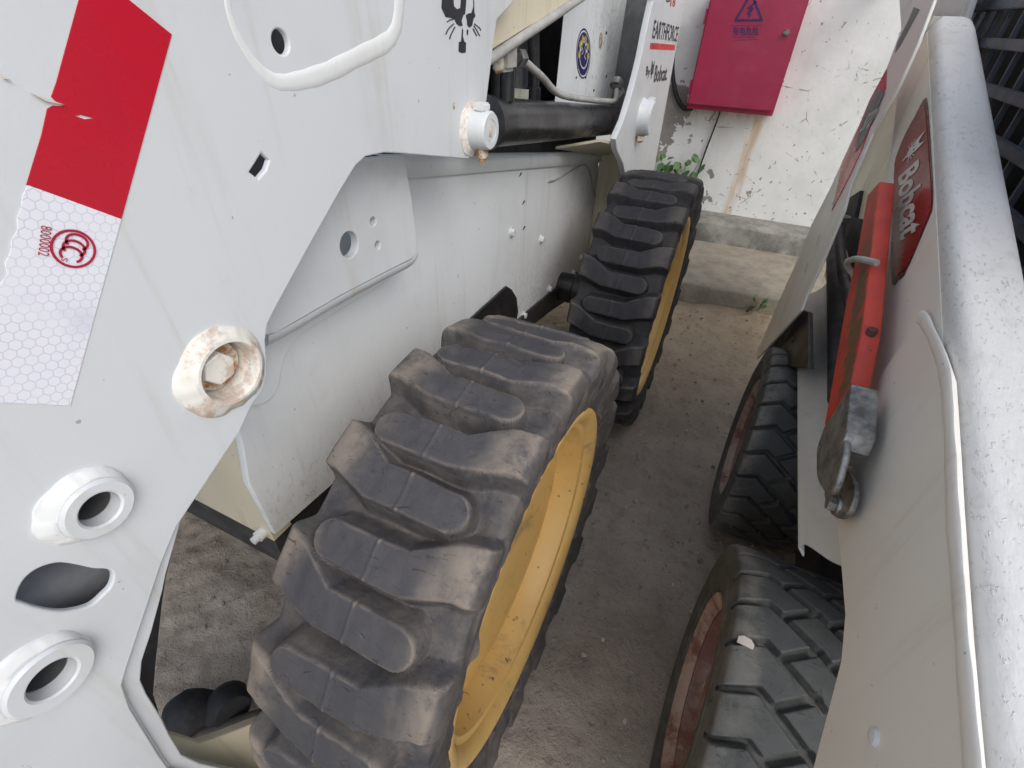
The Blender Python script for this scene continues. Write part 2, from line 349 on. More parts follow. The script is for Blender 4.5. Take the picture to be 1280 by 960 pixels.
def fillet(pts, r, n=5):
    out = []; N = len(pts)
    for i in range(N):
        p0, p, p1 = (np.array(pts[(i+k) % N], float) for k in (-1, 0, 1))
        rr = r[i] if isinstance(r, (list, tuple)) else r
        a = (p0-p); b = (p1-p); la, lb = np.hypot(*a), np.hypot(*b); d = min(rr, la*.45, lb*.45)
        if d < 1e-5: out.append(tuple(p)); continue
        q0, q1 = p+a/la*d, p+b/lb*d
        for t in np.linspace(0, 1, n): out.append(tuple((1-t)**2*q0+2*t*(1-t)*p+t*t*q1))
    return out
def smooth_closed(pts, n=6):
    P = np.array(pts, float); N = len(P); out = []
    for i in range(N):
        p0, p1, p2, p3 = P[i-1], P[i], P[(i+1) % N], P[(i+2) % N]
        for t in np.arange(n)/n:
            out.append(tuple(.5*((2*p1)+(-p0+p2)*t+(2*p0-5*p1+4*p2-p3)*t*t+(-p0+3*p1-3*p2+p3)*t**3)))
    return out
def smooth_open(pts, n=6):
    P = np.array(pts, float); out = []
    for i in range(len(P)-1):
        p0 = P[max(i-1, 0)]; p1, p2 = P[i], P[i+1]; p3 = P[min(i+2, len(P)-1)]
        for t in np.arange(n)/n:
            out.append(.5*((2*p1)+(-p0+p2)*t+(2*p0-5*p1+4*p2-p3)*t*t+(-p0+3*p1-3*p2+p3)*t**3))
    out.append(P[-1]); return np.array(out)
def sweep(path, rad, n=10, cap=True, squash=None):
    P = np.array(path, float); K = len(P); rad = np.broadcast_to(np.asarray(rad, float), (K,))
    T = np.gradient(P, axis=0); T /= np.linalg.norm(T, axis=1)[:, None]
    up = np.array([0, 0, 1.]) if abs(T[0][2]) < .9 else np.array([1., 0, 0]); V = []; nrm = np.cross(T[0], up); nrm /= np.linalg.norm(nrm)
    for i in range(K):
        nrm = nrm-T[i]*(nrm@T[i]); nrm /= np.linalg.norm(nrm); bn = np.cross(T[i], nrm)
        for j in range(n):
            a = 2*math.pi*j/n; V.append(P[i]+rad[i]*(math.cos(a)*nrm+math.sin(a)*bn))
    Fc = [[i*n+j, i*n+(j+1) % n, (i+1)*n+(j+1) % n, (i+1)*n+j] for i in range(K-1) for j in range(n)]
    if cap: Fc += [list(range(n))[::-1], [(K-1)*n+j for j in range(n)]]
    return np.array(V), Fc
def tube(name, path, r, mat, parent, n=10, smooth=0, **kw):
    if smooth: path = smooth_open(path, smooth)
    V, Fc = sweep(path, r, n); return mk(name, V, Fc, mat, parent, **kw)
def lathe_vf(prof, c, axis='x', n=48, closed=False):
    """prof: list of (along axis, radius)"""
    V = []; K = len(prof); a = np.arange(n)*2*math.pi/n
    for s, r in prof:
        for t in a:
            if axis == 'x': V.append((c[0]+s, c[1]+r*math.cos(t), c[2]+r*math.sin(t)))
            elif axis == 'z': V.append((c[0]+r*math.cos(t), c[1]+r*math.sin(t), c[2]+s))
            else: V.append((c[0]+r*math.sin(t), c[1]+s, c[2]+r*math.cos(t)))
    Fc = [[i*n+j, i*n+(j+1) % n, (i+1)*n+(j+1) % n, (i+1)*n+j] for i in range(K-1) for j in range(n)]
    if prof[0][1] > 1e-6 and not closed: Fc.append(list(range(n))[::-1])
    if prof[-1][1] > 1e-6 and not closed: Fc.append([(K-1)*n+j for j in range(n)])
    return np.array(V), Fc
def box_vf(lo, hi, b=.002):
    bm = bmesh.new(); bmesh.ops.create_cube(bm, size=1)
    lo, hi = np.array(lo, float), np.array(hi, float)
    for v in bm.verts: v.co = Vector((lo+hi)/2+np.array(v.co)*(hi-lo))
    if b: bmesh.ops.bevel(bm, geom=bm.edges[:], offset=b, segments=2, affect='EDGES')
    V = np.array([v.co[:] for v in bm.verts]); Fc = [[v.index for v in f.verts] for f in bm.faces]; bm.free(); return V, Fc
def box(name, lo, hi, mat, parent, b=.002, **kw): V, Fc = box_vf(lo, hi, b); return mk(name, V, Fc, mat, parent, **kw)
def extr_y(prof, y0, y1, skew=None):
    """open profile of (x,z) swept along Y"""
    K = len(prof); V = [(x, y0+(skew[i] if skew else 0), z) for i, (x, z) in enumerate(prof)]+[(x, y1, z) for x, z in prof]
    return np.array(V), [[i, i+1, K+i+1, K+i] for i in range(K-1)]
def hexbolt(name, c, r, h, mat, parent, sgn=1, washer=True, rot=.2):
    out = [(c[1]+r*math.cos(rot+k*math.pi/3), c[2]+r*math.sin(rot+k*math.pi/3)) for k in range(6)]
    V, Fc = plate_vf(out, c[0]+sgn*h, h, bevel=r*.12, side=sgn); ps = [(V, Fc)]
    if washer: ps.append(lathe_vf([(0, r*1.45), (sgn*h*.25, r*1.4)], c, n=24))
    V, Fc = join(ps); return mk(name, V, Fc, mat, parent, angle=30)
def circ_fit(px, x):
    P = np.array(yz(px, x)); c = P.mean(0)
    A = np.c_[2*P, np.ones(len(P))]; s = np.linalg.lstsq(A, (P**2).sum(1), rcond=None)[0]
    return s[0], s[1], math.sqrt(max(1e-9, s[2]+s[0]**2+s[1]**2))
def circle(c, r, n=32, ph=0, jit=0, ex=1):
    return [(c[0]+r*(1+jit*random.uniform(-1, 1))*math.cos(ph+2*math.pi*k/n), c[1]+ex*r*(1+jit*random.uniform(-1, 1))*math.sin(ph+2*math.pi*k/n)) for k in range(n)]
def text_vf(s, O, e1, e2, nrm, shear=0, bold=0, depth=.0004):
    """lettering filling the parallelogram O + a*e1 + b*e2, lifted by depth along nrm"""
    cu = bpy.data.curves.new('t', 'FONT'); cu.body = s; cu.shear = shear; cu.offset = bold; cu.resolution_u = 3
    ob = bpy.data.objects.new('t', cu); COL.objects.link(ob)
    dg = bpy.context.evaluated_depsgraph_get(); me = bpy.data.meshes.new_from_object(ob.evaluated_get(dg))
    bpy.data.objects.remove(ob); bpy.data.curves.remove(cu)
    V = np.empty(len(me.vertices)*3); me.vertices.foreach_get('co', V); V = V.reshape(-1, 3); Fc = [list(p.vertices) for p in me.polygons]; bpy.data.meshes.remove(me)
    lo, hi = V[:, :2].min(0), V[:, :2].max(0); q = (V[:, :2]-lo)/(hi-lo)
    O, e1, e2, nrm = (np.array(t, float) for t in (O, e1, e2, nrm))
    return O+q[:, :1]*e1+q[:, 1:]*e2+nrm*depth, Fc
def flat_vf(polys, O, e1, e2, nrm, depth=.0004):
    """flat print from outlines in (a,b) units of e1,e2; every entry is (outer, [holes])"""
    O, e1, e2, nrm = (np.array(t, float) for t in (O, e1, e2, nrm)); ps = []
    for outer, holes in polys:
        V, Fc = curve_plate([outer]+list(holes), 2e-5, 0, Matrix.Identity(4))
        keep = [g for g in Fc if len(g) > 2]
        ps.append((O+V[:, :1]*e1+V[:, 1:2]*e2+nrm*(depth+V[:, 2:]), keep))
    return join(ps)
def stroke(pts, w):
    P = np.array(pts, float); T = np.gradient(P, axis=0); T /= np.linalg.norm(T, axis=1)[:, None]; N = np.c_[-T[:, 1], T[:, 0]]
    w = np.broadcast_to(np.asarray(w, float), (len(P),))[:, None]/2
    return [tuple(p) for p in P+N*w]+[tuple(p) for p in (P-N*w)[::-1]]
def vnoise(x, y, seed):
    """smooth value noise, periodic enough for our use"""
    r = np.random.default_rng(seed).random((64, 64)); xi = np.floor(x).astype(int); yi = np.floor(y).astype(int); fx = x-xi; fy = y-yi
    fx = fx*fx*(3-2*fx); fy = fy*fy*(3-2*fy); g = lambda a, b: r[a % 64, b % 64]
    return (g(xi, yi)*(1-fx)+g(xi+1, yi)*fx)*(1-fy)+(g(xi, yi+1)*(1-fx)+g(xi+1, yi+1)*fx)*fy-.5
exec_parts = []
# ------------------------------------------------------------------ tyres: a moulded relief, the lugs cut out as pieces of their own
def arr_mesh(name, V, Q, N, mat):
    me = bpy.data.meshes.new(name); nv, nf = len(V), len(Q)
    me.vertices.add(nv); me.vertices.foreach_set('co', np.ascontiguousarray(V, np.float32).ravel())
    me.loops.add(nf*4); me.loops.foreach_set('vertex_index', np.ascontiguousarray(Q, np.int32).ravel())
    me.polygons.add(nf); me.polygons.foreach_set('loop_start', np.arange(0, nf*4, 4, dtype=np.int32))
    me.polygons.foreach_set('loop_total', np.full(nf, 4, np.int32)); me.update(calc_edges=True); me.validate()
    me.polygons.foreach_set('use_smooth', [True]*nf); me.normals_split_custom_set_from_vertices(N.tolist()); me.materials.append(mat); return me
def submesh(name, V, Q, N, sel, mat):
    q = Q[sel]; idx, inv = np.unique(q, return_inverse=True); return arr_mesh(name, V[idx], inv.reshape(q.shape), N[idx], mat)
def vert_normals(V, Q):
    n = np.cross(V[Q[:, 2]]-V[Q[:, 0]], V[Q[:, 3]]-V[Q[:, 1]]); N = np.zeros_like(V)
    for k in range(4): np.add.at(N, Q[:, k], n)
    return N/np.maximum(np.linalg.norm(N, axis=1)[:, None], 1e-12)
def seg_d(q, t, P, W):
    """signed distance to a chain of capsules with varying half width"""
    d = np.full(q.shape, 1e9)
    for (a, b, wa, wb) in zip(P[:-1], P[1:], W[:-1], W[1:]):
        a = np.array(a); b = np.array(b); ab = b-a; h = np.clip(((q-a[0])*ab[0]+(t-a[1])*ab[1])/(ab@ab), 0, 1)
        d = np.minimum(d, np.hypot(q-a[0]-h*ab[0], t-a[1]-h*ab[1])-(wa+(wb-wa)*h))
    return d
def sstep(x): x = np.clip(x, 0, 1); return x*x*(3-2*x)
NL, R_A, PITCHA = 19, .385, 2*math.pi/19
XC_A = -.0965
def build_lugged_tyre():
    per, ns = 60, 230; nth = NL*per
    env = np.array([(0, .3868), (.045, .3862), (.082, .3842), (.1, .3800), (.1068, .3725), (.1085, .362), (.106, .330), (.0995, .300), (.0955, .284), (.088, .276)])
    car = np.array([(0, .3552), (.045, .3552), (.072, .3545), (.086, .3545), (.0965, .3530), (.1015, .3480), (.1040, .328), (.0995, .300), (.0955, .284), (.088, .276)])
    L = np.r_[0, np.cumsum(np.hypot(*np.diff(env, axis=0).T))]
    q = np.linspace(-L[-1], L[-1], ns); au = np.abs(q); sg = np.sign(q)
    def prof(t): return np.stack([np.interp(au, L, t[:, 0])*sg, np.interp(au, L, t[:, 1])], -1)
    ker = np.array([1, 2, 3, 2, 1.])/9
    def sm(p):
        pp = np.pad(p, ((2, 2), (0, 0)), mode='edge'); r = sum(ker[i]*pp[i:i+ns] for i in range(5)); r[[0, -1]] = p[[0, -1]]; return r
    E_, C_ = sm(prof(env)), sm(prof(car))
    th = np.arange(nth)*2*math.pi/nth
    Qg, Tg = np.meshgrid(q, th, indexing='ij')
    H = np.zeros(Qg.shape); D = np.full(Qg.shape, 1e9); owner = np.zeros(Qg.shape, int)
    WOBs = .0022*vnoise(Qg*26, Tg*14/ (2*math.pi)*64/14, 3)
    for side in (1, -1):
        base = math.radians(89.6 if side > 0 else 98.4)
        for k in range(NL):
            dt = (Tg-base-k*PITCHA+math.pi) % (2*math.pi)-math.pi; near = np.abs(dt) < PITCHA*1.3
            qq = Qg[near]*side; tt = dt[near]*R_A
            d = seg_d(qq, tt, [(-.052, .001), (.036, 0), (.082, -.020), (.125, -.027), (.19, -.027)], [.0215, .0225, .0275, .0315, .0325])
            d = d+WOBs[near]
            o = D[near]; less = d < o; o2 = np.where(less, d, o); D[near] = o2
            ow = owner[near]; ow[less] = (k+1)*side; owner[near] = ow
    u = np.clip((D+.0022)/.0125, 0, 1); H = np.where(D < -.0022, 1., (1-u)**1.45)
    edge = sstep((D+.006)/.005)*.0009*(D < .001)         # worn top edges
    H = H*(1-.0)-edge/.03*(H > .5)
    pl = E_[:, None, :]*H[..., None]+C_[:, None, :]*(1-H[..., None])
    x, r = pl[..., 0].copy(), pl[..., 1].copy()
    r += .0016*np.exp(-(Qg/.0013)**2)*np.exp(0*Qg)                       # mould parting line
    r += .0030*vnoise(Qg*30+7, Tg*64/(2*math.pi), 5)+.0014*vnoise(Qg*90, Tg*128/(2*math.pi), 6)
    bead = sstep((np.abs(Qg)-.135)/.03)*(np.abs(Qg) < L[-1]-.004)
    x += np.sign(Qg)*bead*(.0025*vnoise(Qg*60, Tg*64/(2*math.pi), 8)+.010*np.maximum(0, vnoise(Qg*9+3, Tg*64*2/(2*math.pi), 9)-.3))
    sh = sstep((np.abs(Qg)-.112)/.02); x += np.sign(Qg)*sh*.003*vnoise(Qg*60, Tg*64*2/(2*math.pi), 11)
    g_ = np.random.default_rng(5); au_ = np.abs(Qg)
    for k in range(46):                                                   # torn rubber flash round the bead
        a0 = g_.uniform(0, 2*math.pi); wq = g_.uniform(.006, .014); q0 = L[-1]-g_.uniform(.004, .020); dd = (Tg-a0+math.pi) % (2*math.pi)-math.pi
        x += np.sign(Qg)*g_.uniform(.0015, .0042)*np.exp(-(np.abs(dd)*.285/wq)**2-((au_-q0)/g_.uniform(.004, .007))**2)
    V = np.stack([XC_A+x, r*np.cos(Tg), r*np.sin(Tg)], -1).reshape(-1, 3)
    i, j = np.meshgrid(np.arange(ns-1), np.arange(nth), indexing='ij'); j2 = (j+1) % nth
    Qd = np.stack([i*nth+j, i*nth+j2, (i+1)*nth+j2, (i+1)*nth+j], -1).reshape(-1, 4)
    N = vert_normals(V, Qd)
    lugf = ((D < .0105).astype(int)*owner).reshape(-1)[Qd].min(1)*1
    lv = ((D < .0105)*owner).reshape(-1)[Qd]
    lug = np.where((lv == lv[:, :1]).all(1), lv[:, 0], 0)
    # where neighbouring lugs run into each other the face goes to the first of them, so that nothing is left open
    meshes = {}
    for s in (1, -1):
        for k in range(NL):
            sel = np.nonzero(lug == (k+1)*s)[0]
            if k % 1 == 0: meshes[(k, s)] = submesh('tread_lug', V, Qd, N, sel, M['rubA'])
    body = submesh('tyre', V, Qd, N, np.nonzero(lug == 0)[0], M['rubA'])
    return body, meshes
def rim_profile(r0):
    p = [(-.190, .262), (-.190, .250), (-.080, .2385), (-.062, .2385), (-.020, .2440), (-.0155, .2465), (-.0140, .2520), (-.0130, .2555), (-.0075, .2580), (-.003, .2630),
         (.0005, .2690), (.0022, .2745), (.0030, .2790), (.0025, .2820), (.0005, .2835), (-.004, .2838), (-.012, .281), (-.03, .273), (-.16, .266)]
    return [(x-.005, r+r0-.2765-.003) for x, r in p]
class Wheel:
    body = None
def place_wheel_a(parent, y, rot, label, rub=None):
    o = (0, y, .385)
    if Wheel.body is None: Wheel.body, Wheel.lugs = build_lugged_tyre()
    V, Fc = lathe_vf(rim_profile(.2765), (0, 0, 0), n=128, closed=True)
    me = bpy.data.meshes.new('wheel'); me.from_pydata(V.tolist(), [], Fc); finish(me, M['yellow'], 28)
    wh = attach(bpy.data.objects.new('wheel', me), o, parent); wh['label'] = label
    t = attach(bpy.data.objects.new('tyre', Wheel.body), o, wh); t.rotation_euler.x = rot; rubs = [t]
    for me in Wheel.lugs.values():
        l = attach(bpy.data.objects.new('tread_lug', me), o, wh); l.rotation_euler.x = rot; rubs.append(l)
    if rub is not None:
        for l in rubs: l.material_slots[0].link = 'OBJECT'; l.material_slots[0].material = rub
    V, Fc = lathe_vf([(-.066, .2380), (-.0705, .228), (-.078, .20), (-.090, .15), (-.094, .08), (-.094, 0)], o, n=96)
    mk('wheel_disc', V, Fc, M['yellow'], wh)
    V, Fc = lathe_vf([(-.10, .062), (-.088, .060), (-.086, .055), (-.086, 0)], o, n=48); mk('hub', V, Fc, M['yellow'], wh)
    for k in range(8):
        a = k*math.pi/4+rot; hexbolt('wheel_nut', (-.0935, y+.10*math.cos(a), .385+.10*math.sin(a)), .011, .010, M['rust'], wh)
    return wh
NB, R_B = 27, .246
def build_block_tyre():
    per, ns = 46, 210; nth = NB*per; W = .092
    outr = np.array([(0, .2465), (.05, .2460), (.081, .2446), (.0893, .2415), (.0925, .231), (.0955, .212), (.0965, .195), (.093, .176), (.0865, .162), (.083, .1565), (.078, .150)])
    L = np.r_[0, np.cumsum(np.hypot(*np.diff(outr, axis=0).T))]; q = np.linspace(-L[-1], L[-1], ns); au = np.abs(q); sg = np.sign(q)
    X = np.interp(au, L, outr[:, 0])*sg; Rr = np.interp(au, L, outr[:, 1]); ker = np.array([1, 2, 3, 2, 1.])/9
    sm = lambda p: np.r_[p[:2], np.convolve(p, ker, 'same')[2:-2], p[-2:]]
    X, Rr = sm(X), sm(Rr); th = np.arange(nth)*2*math.pi/nth; Qg, Tg = np.meshgrid(q, th, indexing='ij'); D = np.full(Qg.shape, 1e9)
    p = 2*math.pi/NB
    xo = Qg+.092                                          # distance from the outer (-X) shoulder
    for k in range(NB):
        dt = ((Tg-k*p+math.pi) % (2*math.pi)-math.pi); near = np.abs(dt) < .75; tt = dt[near]*R_B; xx = xo[near]
        g = math.radians(1)*R_B
        d = seg_d(xx, tt, [(-.012, .5*g), (.004, 0), (.040, -3.6*g), (.055, -1.2*g), (.097, 5.6*g), (.118, 9.6*g), (.145, 15*g), (.160, 16*g), (.20, 12*g)], [.0022, .0032, .0038, .0042, .0042, .0042, .0042, .0038, .003])
        d2 = seg_d(xx, tt, [(.058, -.9*g), (.099, -8.0*g)], [.0040, .0040]); d3 = seg_d(xx, tt, [(.112, 8.6*g), (.150, 2.4*g)], [.0036, .0036])
        D[near] = np.minimum(D[near], np.minimum(np.minimum(d, d2), d3))
    depth = .0135*(1-sstep((D+.0006)/.0020))*(1-sstep((np.abs(Qg)-.100)/.010))
    r = Rr[:, None]-depth+.0012*vnoise(Qg*40, Tg*64/(2*math.pi), 21); x = X[:, None]+0*Tg
    side = (np.abs(Qg) > .112)
    for rr, h in ((.205, .0018), (.188, .0012), (.170, .0022)): x = x+np.sign(Qg)*side*h*np.exp(-((Rr[:, None]-rr)/.0022)**2)
    V = np.stack([.092+x, r*np.cos(Tg), r*np.sin(Tg)], -1).reshape(-1, 3)
    i, j = np.meshgrid(np.arange(ns-1), np.arange(nth), indexing='ij'); j2 = (j+1) % nth
    Qd = np.stack([i*nth+j, i*nth+j2, (i+1)*nth+j2, (i+1)*nth+j], -1).reshape(-1, 4)
    return submesh('tyre', V, Qd, vert_normals(V, Qd), np.arange(len(Qd)), M['rubB'])
def place_wheel_b(parent, c, yaw, rot, label):
    if not hasattr(Wheel, 'b'): Wheel.b = build_block_tyre()
    V, Fc = lathe_vf([(.17, .150), (.16, .140), (.10, .128), (.05, .126), (.034, .1330), (.0215, .1365), (.0205, .146), (.0235, .149), (.05, .149)], (0, 0, 0), n=96, closed=True)
    me = bpy.data.meshes.new('wheel'); me.from_pydata(V.tolist(), [], Fc); finish(me, M['rustrim'], 28)
    wh = attach(bpy.data.objects.new('wheel', me), c, parent); wh['label'] = label; wh.rotation_euler.z = yaw
    V, Fc = lathe_vf([(.0205, .1375), (.0150, .1400), (.0105, .1450), (.0065, .1510), (.0035, .1550), (.0045, .1580), (.0105, .1590), (.02, .154)], (0, 0, 0), n=96, closed=True)
    me = bpy.data.meshes.new('rim_flange'); me.from_pydata(V.tolist(), [], Fc); finish(me, M['rimflange'], 28); attach(bpy.data.objects.new('rim_flange', me), c, wh)
    t = bpy.data.objects.new('tyre', Wheel.b); attach(t, c, wh); t.rotation_euler.x = rot
    V, Fc = lathe_vf([(.062, .13), (.060, .10), (.048, .09), (.046, .055), (.03, .05), (.028, 0)], (0, 0, 0), n=64)
    me = bpy.data.meshes.new('wheel_disc'); me.from_pydata(V.tolist(), [], Fc); finish(me, M['rustrim'], 30); attach(bpy.data.objects.new('wheel_disc', me), c, wh)
    for k in range(5):
        a = k*2*math.pi/5+.3; out = [(.076*math.cos(a)+.011*math.cos(b), .076*math.sin(a)+.011*math.sin(b)) for b in np.arange(6)*math.pi/3]
        V, Fc = plate_vf(out, .034, .014, side=-1); me = bpy.data.meshes.new('wheel_nut'); me.from_pydata(V.tolist(), [], Fc); finish(me, M['rust'], 30)
        attach(bpy.data.objects.new('wheel_nut', me), c, wh)
    return wh

# ------------------------------------------------------------------ setting
def grid_ground():
    xs = np.unique(np.r_[np.linspace(-400, -3, 14), np.linspace(-3, -1.7, 30), np.linspace(-1.7, .9, 300), np.linspace(.9, 3, 50), np.linspace(3, 400, 14)]); ys = np.unique(np.r_[np.linspace(-400, -1.5, 14), np.linspace(-1.5, -.6, 30), np.linspace(-.6, 2.6, 330), np.linspace(2.6, 400, 14)])
    X, Y = np.meshgrid(xs, ys, indexing='ij'); near = np.exp(-((X/2.2)**4+((Y-.8)/2)**4))
    Z = near*(.010*vnoise(X*2.3+5, Y*2.3+9, 31)+.006*vnoise(X*7+3, Y*7+1, 32)+.003*vnoise(X*19, Y*19, 33)-.004)
    Z += near*.0035*vnoise(X*55, Y*55, 35)+near*sstep((-.25-X)/.2)*(.016*vnoise(X*14, Y*20, 36)+.009*vnoise(X*45, Y*40, 37))
    Z += .034*np.exp(-((Y-(1.90+.05*X))/.06)**2)*(.5+vnoise(X*6, Y*0, 34))*near       # dirt banked against the step
    V = np.stack([X, Y, Z], -1).reshape(-1, 3); a, b = len(xs), len(ys)
    i, j = np.meshgrid(np.arange(a-1), np.arange(b-1), indexing='ij'); Q = np.stack([i*b+j, (i+1)*b+j, (i+1)*b+j+1, i*b+j+1], -1).reshape(-1, 4)
    me = submesh('ground', V, Q, vert_normals(V, Q), np.arange(len(Q)), M['ground'])
    return tag(attach(bpy.data.objects.new('ground', me), (0, 0, 0), None), kind='structure')
grid_ground()
def slab(name, x0, x1, y0, y1, z0, z1, mat, slope=.05, amp=.008, seed=1):
    """long block with a slightly broken front arris"""
    n = 160; xs = np.linspace(x0, x1, n); V = []; ring = 6
    for k, x in enumerate(xs):
        a = amp*vnoise(np.array(x*9), np.array(0.), seed)+amp*.6*vnoise(np.array(x*31), np.array(3.), seed+1); b = amp*vnoise(np.array(x*13), np.array(7.), seed+2)
        f = y0+slope*x; V += [(x, f, z0), (x, f+a*.5, z1-.012+b), (x, f+.012+a, z1+b*.6), (x, f+.08, z1), (x, y1+slope*x, z1), (x, y1+slope*x, z0)]
    Fc = [[k*ring+i, (k+1)*ring+i, (k+1)*ring+i+1, k*ring+i+1] for k in range(n-1) for i in range(ring-1)]
    o = mk(name, V, Fc, mat, None, angle=50); return tag(o, kind='structure')
slab('step', -3, 3, 1.905, 2.56, -.05, .100, M['step'], seed=41)
slab('pavement', -3, 3, 2.52, 2.80, -.05, .212, M['ledge'], seed=45, amp=.012)
wall = tag(mk('building_wall', *box_vf((-3.2, 2.73, -.1), (3.2, 3.0, 3.2), .004), M['wall']), 'peeling white plastered wall behind the two machines, rust stain under the red box', 'wall')
wall.location.z += 0
YW = 2.73

# ------------------------------------------------------------------ left machine
A = empty('skid_steer_loader', (-.6, .5, 0), 'white skid steer loader on the left with yellow wheel rims and reflective tape', 'loader', 'compact loaders parked side by side')
place_wheel_a(A, 0, 0, 'front wheel with dusty chunky lugs')
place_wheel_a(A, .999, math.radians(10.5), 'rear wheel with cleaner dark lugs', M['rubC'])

XA = -.235                                                           # outer face of the lift arm plate
edge_px = [(644, 0), (621, 25), (617, 55), (607, 137), (602, 178), (594, 192), (585, 199), (502, 192), (481, 191), (457, 196), (445, 207), (425, 240), (383, 315), (345, 385),
           (335, 405), (332, 425), (334, 450), (334, 470), (329, 488), (316, 505), (300, 540), (227, 650), (208, 718)]
low_in = [(204, 738), (190, 790), (178, 826), (176, 850), (184, 868), (200, 893), (212, 918), (227, 943), (250, 954), (285, 962)]
low_out = [(222, 657), (203, 703), (160, 832), (153, 855), (163, 885), (200, 945), (212, 962)]
top = yz(edge_px, XA)
holes = []
b1 = circ_fit([(252, 463), (310, 465), (268, 440), (290, 488)], XA); b2 = circ_fit([(98, 645), (153, 629), (125, 618), (122, 658)], XA+.010); b3 = circ_fit([(37, 860), (96, 836), (66, 828), (66, 872)], XA+.010)
def hole_of(b, r): return circle((b[0], b[1]), r, 40)
R1 = .0255
slot = smooth_closed(yz([(21, 748), (29, 727), (46, 712), (71, 704), (94, 706), (117, 711), (135, 712), (142, 719), (139, 733), (129, 744), (115, 756), (96, 762), (75, 764), (50, 760), (29, 753)], XA), 3)
diamond = yz([(327, 191), (337, 200), (333, 212), (323, 224), (312, 215), (320, 203)], XA)
oval = circ_fit([(340, 52), (362, 54), (349, 37), (354, 68)], XA)
plate_holes = [hole_of(b1, R1), hole_of(b2, b2[2]), hole_of(b3, b3[2]), slot, diamond, hole_of(oval, oval[2])]
outer_top = top[:-1]+yz(low_out, XA)+[(-.40, .30), (-.75, .25), (-.75, 1.32), (.5, 1.32)]
arm = plate('lift_arm', outer_top, XA, .006, M['white'], A, plate_holes, bevel=.0015)
base = yz([(232, 640), (227, 650), (208, 718)]+low_in, XA-.0065)
outer_base = base+[(-.37, .22), (-.62, .22), (-.62, .66)]+yz([(120, 860), (170, 720)], XA-.0065)
plate('arm_backing_plate', outer_base, XA-.0065, .012, M['white'], arm, bevel=.0015)
V, Fc = sweep([(XA-.0055, *p) for p in smooth_open(yz([(227, 646)]+low_out, XA), 4)], .0028, 8); mk('seam_weld', V, Fc, M['weld'], arm)
inner = yz([(-60, 560), (150, 575), (152, 680), (140, 780), (110, 900), (60, 1000), (-60, 1000)], -.315)
plate('arm_inner_plate', inner, -.315, .012, M['grey'], arm)

V, Fc = sweep([onx(-20, 775, -.285), onx(60, 737, -.285), onx(170, 680, -.285)], .026, 24); mk('inner_tube', V, Fc, M['grey'], arm)
def weld_ring(name, c, r_in, r_out, x0, h, mat, parent, off=(0, 0), jit=.032, n=72):
    """lumpy weld fillet round a boss: wide at the plate, narrow at the face"""
    g = np.random.default_rng(int(abs(c[0])*9e4)); aa = np.arange(n)*2*math.pi/n; j = sum(g.normal(0, 1)*np.cos(k*aa+g.uniform(0, 6))/(1+.35*k) for k in range(1, 9))*.55; j += .25*np.repeat(g.normal(0, 1, n//3), 3); j = (j+np.roll(j, 1)+np.roll(j, -1))/3; V = []
    sec = [(r_out, -.002, 1), (r_out*.975, .0018, 1), (r_in+(r_out-r_in)*.6, h*.42, .8), (r_in+(r_out-r_in)*.18, h*.93, .35), (r_in, h, 0), (r_in-.003, h-.004, 0)]
    for i, (r, z, k) in enumerate(sec):
        for q in range(n):
            a = 2*math.pi*q/n; s = k*off[0]*1; rr = r*(1+jit*k*j[q]*1.5); f = i < 3
            V.append((x0+z+(.0008*j[(q*3) % n] if 0 < i < 4 else 0), c[0]+rr*math.cos(a)+off[0]*k, c[1]+rr*math.sin(a)+off[1]*k))
    K = len(sec); Fc = [[i*n+q, i*n+(q+1) % n, (i+1)*n+(q+1) % n, (i+1)*n+q] for i in range(K-1) for q in range(n)]
    return mk(name, V, Fc, mat, parent, angle=60)
def boss(c, r_hole, r_face, mat_in, off):
    x1 = XA+.010
    prof = [(-.055, 0), (-.055, r_hole*.999), (.0088, r_hole), (.0102, r_hole+.0015), (.0102, r_face-.002), (.008, r_face), (-.004, r_face)]
    V, Fc = lathe_vf(prof, (XA, c[0], c[1]), n=64, closed=True); o = mk('pivot_boss', V, Fc, M['white'], arm)
    weld_ring('boss_weld', c, r_face*1.0, r_face*1.24, XA, .0062, M['weld'], o, off)
    V, Fc = lathe_vf([(-.05, 0), (-.048, r_hole*.97), (-.004, r_hole*.985), (-.002, r_hole*.9)], (XA, c[0], c[1]), n=48); mk('bush', V[:48*4], [g for g in Fc if len(g) == 4], mat_in, o)
    return o
boss(b2, b2[2], b2[2]*1.78, M['grey'], (-.003, .004)); boss(b3, b3[2], b3[2]*1.82, M['grey'], (-.003, .003))
# bolted pivot in a rusty recess
prof = [(-.040, 0), (-.040, R1*.995), (.005, R1), (.0072, R1+.0015), (.0072, R1+.004), (-.003, R1+.006)]
V, Fc = lathe_vf(prof, (XA, b1[0], b1[1]), n=64, closed=True); pv = mk('bolted_pivot', V, Fc, M['weldrust'], arm)
weld_ring('boss_weld', b1, R1+.003, R1*1.62, XA, .007, M['weldrust'], pv, (-.002, .002), .035)
V, Fc = lathe_vf([(-.040, R1*.9), (-.0135, R1*.88), (-.012, R1*.86), (-.012, 0)], (XA, b1[0]-.001, b1[1]+.001), n=40); mk('washer', V, Fc, M['rust'], pv)
hexbolt('hex_bolt', (XA-.012, b1[0]-.003, b1[1]+.002), .0150, .010, M['weldrust'], pv, washer=False)
